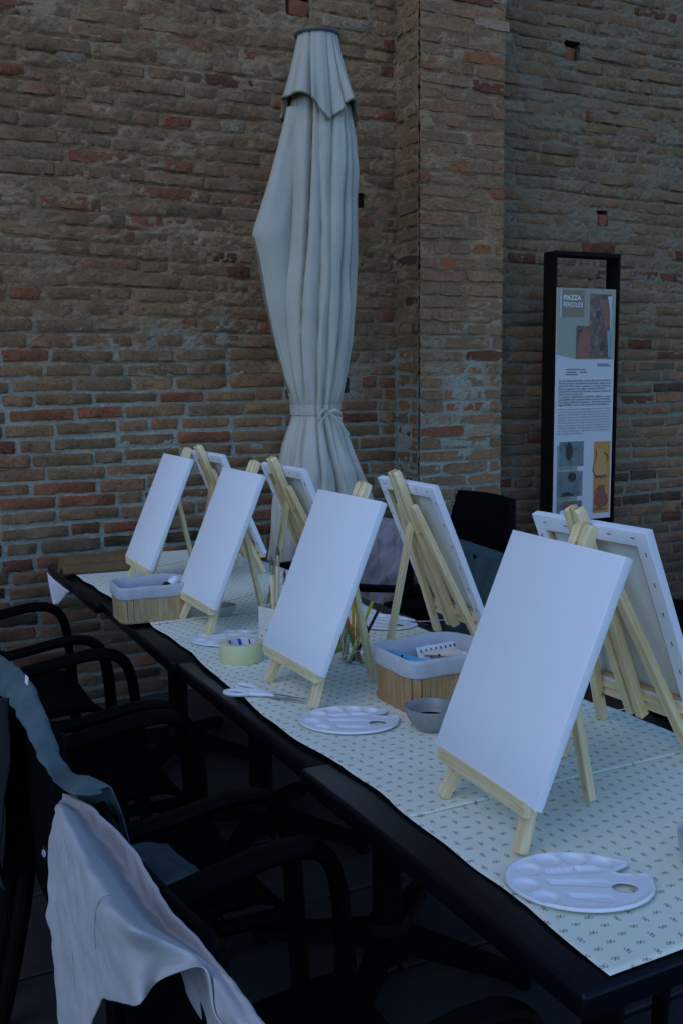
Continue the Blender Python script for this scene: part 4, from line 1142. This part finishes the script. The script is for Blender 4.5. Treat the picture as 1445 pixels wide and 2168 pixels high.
rg = MB(); rg.tube([(-.0014, .0052 * math.cos(2 * PI * k / 16), .0052 * math.sin(2 * PI * k / 16)) for k in range(17)], .0005, 5, 0, False); rg.tube([(-.0014, -.003, -.002), (-.0014, 0, .003), (-.0014, .003, -.001)], .0006, 5); rg.build('emblem', M['white'], tg)
# denim apron, second chair
dn = tag(empty('apron', (.29, 2.0, .86)), 'grey-blue denim apron hung over the second chair back', 'apron', 'aprons hung over chair backs')
DEN = [[(-120, 1300, .300), (-122, 1320, .282), (-124, 1352, .270), (-124, 1376, .268)], [(-55, 1348, .300), (-58, 1368, .282), (-60, 1400, .270), (-60, 1424, .268)],
       [(0, 1388, .300), (-6, 1412, .282), (-6, 1446, .270), (-3, 1468, .268)], [(48, 1424, .300), (34, 1446, .282), (26, 1478, .270), (26, 1496, .268)],
       [(82, 1487, .300), (66, 1506, .284), (58, 1538, .271), (60, 1556, .269)], [(116, 1572, .300), (104, 1586, .286), (96, 1612, .272), (100, 1630, .270)],
       [(150, 1634, .302), (140, 1644, .290), (132, 1660, .276), (142, 1674, .274)], [(196, 1645, .310), (188, 1656, .300), (180, 1672, .290), (186, 1684, .288)],
       [(236, 1666, .325), (226, 1668, .318), (218, 1672, .312), (222, 1678, .310)]]
hung_cloth(dn, 'apron_cloth', M['denim'], DEN, [(.006, -.012), (.018, -.07), (.055, -.20), (.13, -.36)], 110, 90, .0042, 6.0).matrix_parent_inverse = dn.matrix_basis.inverted()
# its lower end lies on the seat
mb = MB(); P = []
for i in range(30):
    r = []
    for k in range(30):
        a, b = i / 29, k / 29; x = .44 + .15 * a; y = 1.74 + .30 * b - .03 * a
        r.append((x, y, .462 + .075 * math.sin(min(1, a * 1.1) * PI * .8) * (.6 + .4 * math.sin(b * 4 + 1)) + .010 * mnoise.noise((x * 18, y * 18, 2))))
    P.append(r)
mb.grid(P); mb.build('bunched_end', M['denim'], dn, 80, solid=.003).matrix_parent_inverse = dn.matrix_basis.inverted()
mb = MB(); P = []
for i in range(40):
    t = i / 39; r = []
    for k in range(10):
        p = on_x(-46 + (62 + 10 * mnoise.noise((t * 4, 1, 2)) - 18 * t * (1 - t)) * k / 9 + 5 * math.sin(t * 7), 1478 + (395 + 14 * math.sin(k * .8)) * t, .262); r.append((p[0] - .008 * math.sin(k * 1.1 + t * 5) * (.3 + t), p[1], p[2]))
    P.append(r)
mb.grid(P); mb.build('hanging_tail', M['denimdark'], dn, 80, solid=.003).matrix_parent_inverse = dn.matrix_basis.inverted()
tab(dn, 57, 1440, .288, .012, .016, M['white'])
# teal apron, right side
drape('apron', M['teal'], 2.42, 3.06, lambda v: .812 + .030 * v, 2.03, .50, .2, 'teal denim apron hung over a right-hand chair, beside the largest canvas', 7.7, .014, sgn=-1, crumple=.3)
# crumpled grey-blue apron
drape('apron', M['greycloth'], 3.36, 3.86, lambda v: .862 - .02 * v, 2.03, .40, .2, 'crumpled grey-blue apron hung over a right-hand chair by the parasol', 9.2, .022, 90, 90, sgn=-1, crumple=.9)

# ------------------------------------------------------------------ closed parasol
PXC, PYC = 1.985, 4.06
par = empty('parasol', (PXC - .020, PYC, 0))
prof = [(2.905, 1.905, 2.075), (2.75, 1.885, 2.10), (2.60, 1.865, 2.14), (2.45, 1.845, 2.152), (2.30, 1.828, 2.155), (2.07, 1.812, 2.152), (1.79, 1.800, 2.132), (1.60, 1.802, 2.117), (1.40, 1.826, 2.088), (1.345, 1.846, 2.064), (1.318, 1.853, 2.056), (1.29, 1.846, 2.064), (1.13, 1.79, 2.125), (.96, 1.76, 2.20), (.80, 1.735, 2.24), (.66, 1.72, 2.27)]
pz = [p[0] for p in prof][::-1]; pl = [p[1] for p in prof][::-1]; pr_ = [p[2] for p in prof][::-1]
def sm(z, a): return float(sum(np.interp(z + d, pz, a) for d in (-.05, -.025, 0, .025, .05)) / 5) if abs(z - 1.318) > .07 else float(np.interp(z, pz, a))
def par_r(z): return sm(z, pl), sm(z, pr_)
NTH = 240
PCR = [-2.95, -2.42, -2.02, -1.62, -1.28, -.92, -.5, -.1, .45, 1.0, 1.6, 2.2, 2.75]      # where the cloth is folded in, angle round the pole
PST = [.7, 1.0, .35, .9, .5, 1.0, .3, .8, .6, .9, .5, .8, .6]
def pleat(th, z, ph=0.0, sharp=.11):
    d = 0
    for k, c in enumerate(PCR):
        c2 = c + .07 * math.sin(z * 2.3 + k * 2.1 + ph) + .03 * math.sin(z * 6 + k)
        e = abs((th - c2 + PI) % (2 * PI) - PI)
        wd = sharp * (1.0 + .5 * math.sin(k * 1.7 + z * 1.5)); st_ = PST[k] * max(.25, min(1.15, .80 + .45 * math.sin(z * 1.9 + k * 2.4)))
        d = max(d, st_ * math.exp(-e / wd * .9))
    return 1 - d
mb = MB(); P = []
NZ = 150
for i in range(NZ + 1):
    z_ = .66 + (2.90 - .66) * i / NZ; a, b = par_r(z_); c_ = (a + b) / 2; hw = (b - a) / 2
    dy = min(hw, .19); r = []
    tie = math.exp(-((z_ - 1.318) / .06) ** 2)
    amp = .40 * (1 - .35 * tie) * (1 - .3 * max(0, (z_ - 2.7) / .2))
    for k in range(NTH):
        th = 2 * PI * k / NTH - PI
        pp = pleat(th, z_, 0, .062 + .03 * tie)
        f = 1 - amp * (1 - pp) + .05 * mnoise.noise((math.cos(th) * 2.6, math.sin(th) * 2.6, z_ * 2.2)) + .025 * mnoise.noise((math.cos(th) * 6, math.sin(th) * 6, z_ * 5))
        f += .045 * max(-.6, 1 - abs(mnoise.noise((th * 1.6 + z_ * .9, z_ * 1.7, 3))) * 5) * (1 - tie) * (1 if z_ < 2.5 else .3)
        near = math.exp(-abs(z_ - 1.318) / .16); f += .035 * near * math.sin(th * 23 + 2 * math.sin(z_ * 9)) * (1 - .3 * tie)
        edge = abs(math.cos(th)) ** 8; f = f * (1 - edge) + edge * max(f, .97)
        r.append((c_ - PXC + hw * f * math.cos(th), dy * f * math.sin(th), z_))
    P.append(r)
mb.grid(P, wrap=True); cov = mb.build('canopy', M['parasol'], par, 80)
# loose side panel that sticks out to the left, folded along its upper edge, hemmed along its lower edge
outer = [(2.60, 1.835), (2.45, 1.795), (2.30, 1.748), (2.16, 1.702), (2.10, 1.680), (2.07, 1.672), (2.04, 1.680), (1.98, 1.694), (1.80, 1.722), (1.60, 1.770), (1.45, 1.812), (1.38, 1.835)]
oz = [o_[0] for o_ in outer][::-1]; ox = [o_[1] for o_ in outer][::-1]
mb = MB(); FP = []
for i in range(61):
    z_ = 1.38 + (2.60 - 1.38) * i / 60; xo = float(np.interp(z_, oz, ox)); xi = par_r(z_)[0] + .06; r = []
    open_ = 1 if z_ > 2.07 else max(.25, 1 - (2.07 - z_) * 1.6)
    for k in range(28):
        a = 2 * PI * k / 28; cx2 = (xo + xi) / 2; w2 = (xi - xo) / 2
        yy = .02 + (.048 * open_ + .01) * math.sin(a) * (abs(math.sin(a)) ** .3) * (1 + .3 * math.cos(a)) - .012 * math.cos(a * 2 + z_ * 5) + .010 * mnoise.noise((math.cos(a) * 2, z_ * 5, 7))
        r.append((cx2 - PXC + w2 * math.cos(a), yy - .02, z_))
    FP.append(r)
mb.grid(FP, wrap=True); lf = mb.build('side_panel', M['parasol'], par, 80)
mb = MB(); mb.tube([Vector((np.interp(z_, oz, ox) - PXC - .001, .002, z_)) for z_ in np.linspace(1.40, 2.06, 24)], .004, 6); mb.build('hem', M['hem'], lf)
# the flap layer under the cap with its scalloped hem
HU = [-1.0, -.82, -.5, -.2, .18, .42, .66, .74, 1.0]; HZ = [2.640, 2.640, 2.585, 2.530, 2.572, 2.618, 2.628, 2.565, 2.545]
def valance():
    P = []
    for i in range(41):
        t = i / 40; r = []
        for k in range(NTH):
            th = 2 * PI * k / NTH - PI; u = math.cos(th)
            zb = float(np.interp(u, HU, HZ)) if math.sin(th) < .2 else 2.575
            z_ = 2.905 + (zb - 2.905) * t
            a = 1.905 + (1.828 - 1.905) * t ** 1.2; b = 2.068 + (2.150 - 2.068) * t ** 1.2; c_ = (a + b) / 2; hw = (b - a) / 2 + .006
            pp = pleat(th, 2.1 + z_ * .2, .8, .075)
            fl = .09 * t * t * (math.exp(-((u + .72) / .2) ** 2) + math.exp(-((u - .52) / .16) ** 2)) if math.sin(th) < 0 else 0
            f = 1 - (.12 + .36 * t) * (1 - pp) + .07 * t * mnoise.noise((math.cos(th) * 4, math.sin(th) * 4, z_ * 4))
            edge = abs(math.cos(th)) ** 8; f = f * (1 - edge) + edge * max(f, .96)
            r.append((c_ - PXC + hw * f * u, (min(hw, .19) * f + fl * .5) * math.sin(th), z_))
        P.append(r)
    return P
VP = valance()
mb = MB(); mb.grid(VP, wrap=True); vo = mb.build('vent_flap', M['parasol'], par, 80, solid=.002)
mb = MB(); mb.tube([Vector(p) * 1 for p in VP[-1]] + [Vector(VP[-1][0])], .0045, 6, 0, False); mb.build('hem', M['hem'], vo)
mb = MB(); mb.lathe([(0, 2.925), (.06, 2.925), (.097, 2.914), (.100, 2.908), (.096, 2.902), (0, 2.897)], 40); mb.build('cap', M['disc'], par)
mb = MB(); mb.tube([(0, 0, .05), (0, 0, 2.9)], .026, 16); mb.build('pole', M['disc'], par)
bs = MB(); bs.box((0, 0, .035), (.42, .42, .06), .012, seg=2); bs.lathe([(.05, .06), (.05, .18), (.034, .19)], 20); bs.build('base', M['disc'], par)
ia = int((1.306 - .66) / (2.90 - .66) * NZ); ib = int((1.334 - .66) / (2.90 - .66) * NZ) + 1
mb = MB(); rows = []
for i, off in ((ia, 1.03), (ia, 1.05), (ib, 1.05), (ib, 1.03)):
    rows.append([((x) * off + (0), y * off, z_) for x, y, z_ in P[i]])
mb.grid(rows, wrap=True); tie_o = mb.build('tie_strap', M['parasol'], par, 80)
def ribbon(path, w, name, tw=0.0):
    m_ = MB(); pa = bez(path, 6); rows = []
    for i, p in enumerate(pa): rows.append([p + Vector((0, -.002, -w / 2)), p + Vector((0, .002, w / 2))])
    m_.grid(rows); return m_.build(name, M['parasol'], tie_o, 80, solid=.002)
fy = -.135; tx = -.035
ribbon([(tx, fy, 1.315), (tx + .02, fy - .018, 1.325), (tx + .05, fy - .018, 1.312), (tx + .058, fy - .012, 1.288), (tx + .03, fy - .012, 1.292), (tx, fy - .004, 1.313)], .012, 'bow_loop')
ribbon([(tx, fy, 1.315), (tx - .03, fy - .02, 1.328), (tx - .05, fy - .018, 1.305), (tx - .055, fy - .012, 1.28), (tx - .03, fy - .012, 1.288), (tx, fy - .004, 1.313)], .012, 'bow_loop')
ribbon([(tx, fy - .006, 1.313), (tx + .035, fy - .014, 1.285), (tx + .07, fy - .02, 1.24), (tx + .09, fy - .022, 1.215)], .013, 'bow_tail')
ribbon([(tx, fy - .006, 1.313), (tx - .03, fy - .014, 1.29), (tx - .055, fy - .016, 1.25), (tx - .06, fy - .02, 1.21)], .013, 'bow_tail')
tag(par, 'closed beige parasol tied with a ribbon, standing before the brick wall', 'parasol')

# ------------------------------------------------------------------ information sign
SY = 4.20; SX0, SX1, SZT = 3.372, 3.806, 2.098; SD = .10
sg = empty('information_sign', (0, 0, 0))
def sbox(name, x0, x1, y0, y1, z0, z1, mat, parent=sg, bev=.0015):
    b = MB(); b.box(((x0 + x1) / 2, (y0 + y1) / 2, (z0 + z1) / 2), (x1 - x0, y1 - y0, z1 - z0), bev); return b.build(name, mat, parent)
sbox('side_post', SX0, SX0 + .012, SY, SY + SD, 0, SZT, M['corten']); sbox('side_post', SX1 - .012, SX1, SY, SY + SD, 0, SZT, M['corten'])
sbox('top_bar', SX0 + .0125, SX1 - .0125, SY, SY + SD, SZT - .022, SZT, M['corten'])
sbox('foot_plate', SX0 - .05, SX1 + .05, SY - .03, SY + SD + .03, .0, .012, M['corten'])
PZ0, PZ1 = .69, 1.912
panel = sbox('panel', SX0 + .006, SX1 - .036, SY - .008, SY - .001, PZ0, PZ1, M['panelwhite'])
sbox('back_sheet', SX0 + .014, SX1 - .07, SY + .03, SY + .034, .60, PZ1 - .02, M['corten'])
LX0, LX1 = SX0 + .006, SX1 - .036; PW = LX1 - LX0; PH = PZ1 - PZ0
lay = [0]
def flat(name, pts, mat, k=1):
    """print on the panel: u 0..1 from the left, v 0..1 from the top"""
    lay[0] += 1
    m_ = MB(); m_.poly([(LX0 + u * PW, SY - .0083 - .0004 * k, PZ1 - v * PH) for u, v in pts]); return m_.build(name, mat, panel, 0)
def rect(name, u0, v0, u1, v1, mat, k=1): return flat(name, [(u0, v0), (u1, v0), (u1, v1), (u0, v1)], mat, k)
def ell(name, cu, cv, ru, rv, mat, k=2): return flat(name, [(cu + ru * math.cos(2 * PI * i / 28), cv + rv * math.sin(2 * PI * i / 28)) for i in range(28)], mat, k)
def photo_mat(name, stops, scale=14):
    m, n, l, b = nmat(name); t = NT(m); o = t.pos()
    l.new(t.ramp(t.noise(o, scale, 5, .65, .6), stops), b.inputs['Base Color']); b.inputs['Roughness'].default_value = .4; return m
PM = {'sage': tint('sage_print', (.28, .29, .21)), 'drab': tint('drab_print', (.20, .165, .10)), 'ochre': tint('ochre_print', (.50, .21, .045)), 'ink': tint('ink', (.03, .05, .09)), 'ink2': tint('light_ink', (.07, .10, .15)),
      'jug': tint('jug_print', (.58, .27, .08)), 'jug2': tint('dark_jug_print', (.27, .065, .04)), 'jugd': tint('jug_shade_print', (.03, .02, .02)), 'terra': tint('terracotta_print', (.25, .085, .05)), 'bluep': tint('blue_print', (.16, .30, .36)), 'pband': tint('pale_band', (.45, .47, .45)),
      'ph1': photo_mat('dig_photo_print', [(.3, (.02, .013, .010)), (.45, (.10, .055, .04)), (.58, (.16, .09, .065)), (.7, (.26, .23, .20))], 22),
      'ph2': photo_mat('teal_photo_print', [(.3, (.02, .04, .05)), (.5, (.12, .18, .19)), (.62, (.20, .17, .14)), (.75, (.35, .40, .38))], 26)}
flat('heading_field', [(0, 0), (1, 0), (1, .300), (.34, .300), (0, .278)], PM['sage'], 1)
rect('title_block', .085, .008, .46, .122, PM['drab'], 2); rect('title_bar', .050, .008, .072, .122, PM['pband'], 2)
rect('photo_print', .55, .022, .93, .20, PM['ph1'], 2); rect('photo_print', .33, .158, .93, .296, PM['ph1'], 3)
flat('terracotta_shape', [(.37, .294), (.36, .25), (.38, .205), (.44, .178), (.52, .166), (.57, .185), (.575, .24), (.55, .294)], PM['terra'], 4); flat('terracotta_shape', [(.74, .05), (.83, .045), (.88, .10), (.90, .16), (.82, .17), (.78, .11)], PM['terra'], 4); flat('pale_wall_shape', [(.86, .03), (.93, .03), (.93, .19), (.91, .18), (.90, .10)], PM['pband'], 4); flat('blue_sheet_shape', [(.86, .175), (.92, .18), (.92, .29), (.89, .29)], PM['bluep'], 4); ell('well_shape', .695, .110, .045, .019, PM['jugd'], 4); ell('well_shape', .78, .245, .045, .019, PM['jugd'], 4)
def txt(body, u, v, size, mat, name='lettering', k=5, sx=1.0, bold=0.0, width=None):
    Mx = Matrix.Translation((LX0 + u * PW, SY - .0083 - .0004 * k, PZ1 - v * PH)) @ Matrix.Rotation(PI / 2, 4, 'X')
    o = text_mesh(body, size, mat, name, panel, Mx, bold=bold)
    if width:
        w = max(vv.co.x for vv in o.data.vertices)
        for vv in o.data.vertices: vv.co.x *= width * PW / w
    return o
txt('PIAZZA', .10, .050, .034, M['white'], bold=.0007); txt('PERGOLESI', .10, .079, .034, M['white'], bold=.0002, width=.325)
IT = ["Fino alla costruzione dell'edificio originario della chiesa di S. Nicolò nel", "XII secolo, l'area è verosimilmente extraurbana e adibita ad uso", "agricolo. Nel XIV-XV secolo, in associazione con il luogo di culto, nasce",
      "un piccolo sepolcreto, che ne segue l'orientamento Est-Ovest.", "Durante il XIV-XV secolo lavori di restauro interessano la chiesa, che", "viene convertita in forma gotica.", "Le  successive  trasformazioni  urbanistiche  dell'area  in  epoca",
      "post-medievale vanno ad inserirsi all'interno del tessuto urbanistico", "dei quartieri edificati nel frattempo. S. Nicolò non risulta più", "legata all'edificio sacro ma alla nuova porta di San Martino"]
EN = ["Until the construction of the original building of the church of S. Nicolò", "in the 12th century, the area was probably extra-urban and used for", "agriculture. In the 14th-15th century, a small burial ground linked with", "the place of worship was created following its East-West orientation.",
      "During the 14th-15th century, restoration works were carried out on", "the church, which was converted to a Gothic style. The subsequent", "urban transformations of the area in the post-medieval period were", "included in the dynamic urban fabric which in the meantime had been",
      "built. Church S. Nicolò was no longer linked to the sacred building but to", "the new gate of San Martino."]
FULL = {3: .80, 5: .42, 9: .87}
for i, s_ in enumerate(IT): txt(s_, .05, .394 + i * .0115, .0138, PM['ink'], width=FULL.get(i, .90), bold=.0002)
for i, s_ in enumerate(EN): txt(s_, .05, .516 + i * .0116, .0134, PM['ink2'], width=.42 if i == 9 else .90)
for (u, v, w_) in ((.17, .340, .22), (.17, .352, .18), (.17, .362, .20), (.40, .342, .10), (.40, .353, .13), (.70, .318, .20), (.70, .325, .24)):
    rect('caption_line', u, v, u + w_, v + .0045, PM['ink2'], 2)
rect('side_band', .045, .668, .40, .985, PM['sage'], 1)
rect('photo_print', .08, .652, .50, .760, PM['ph2'], 2); rect('photo_print', .06, .783, .49, .893, PM['ph2'], 2); rect('photo_print', .06, .912, .49, .985, PM['ph2'], 2)
ell('bone_shape', .25, .695, .062, .040, PM['jugd'], 3); ell('round_shape', .31, .808, .072, .022, PM['jugd'], 3); flat('dark_shape', [(.10, .892), (.16, .874), (.26, .870), (.36, .890)], PM['jugd'], 3)
flat('rubble_shape', [(.14, .945), (.20, .918), (.42, .920), (.44, .935), (.30, .962)], PM['jug2'], 3); ell('pale_stone_shape', .15, .962, .045, .012, M['white'], 4)
rect('jug_field', .68, .658, .97, .975, PM['ochre'], 1)
def jug(cu, cv, s, mat, side, body):
    asp = PH / PW
    ys = np.linspace(-.062, .078, 24); L_ = [(float(np.interp(v, *body)) * .5, v) for v in ys]
    out = [(u, v) for u, v in L_] + [(-u, v) for u, v in L_[::-1]]
    flat('jug_shade', [(cu + u * s * asp * 1.04 - .010 * side, cv + v * s * 1.03 + .0015) for u, v in out], PM['jugd'], 2)
    flat('jug_print', [(cu + u * s * asp, cv + v * s) for u, v in out], mat, 3)
    pa = [(side * asp * s * (.016 + .036 * math.sin(PI * k / 12) ** .6), s * (-.044 + .062 * k / 12)) for k in range(13)]
    pb = [(u - side * asp * .0065 * s, v + .002 * s) for u, v in pa[::-1]]
    flat('jug_handle', [(cu + u, cv + v) for u, v in pa + pb], PM['jugd'], 4)
jug(.80, .742, .86, PM['jug'], 1, ([-.062, -.045, -.02, .01, .045, .07, .078], [.062, .05, .046, .074, .094, .07, .04])); jug(.815, .893, .66, PM['jug2'], -1, ([-.062, -.05, -.02, .015, .045, .068, .078], [.06, .052, .058, .105, .118, .09, .05]))
for v in (.808, .813, .818, .950, .955, .960): rect('caption_line', .70, v, .92 - .06 * ((v * 1000) % 3 > 1), v + .0028, PM['jugd'], 2)
for (u, v) in ((.09, .766), (.08, .899)): rect('caption_line', u, v, u + .22, v + .004, PM['ink2'], 2)
tag(sg, 'tall dark steel information sign headed PIAZZA PERGOLESI by the wall', 'sign')
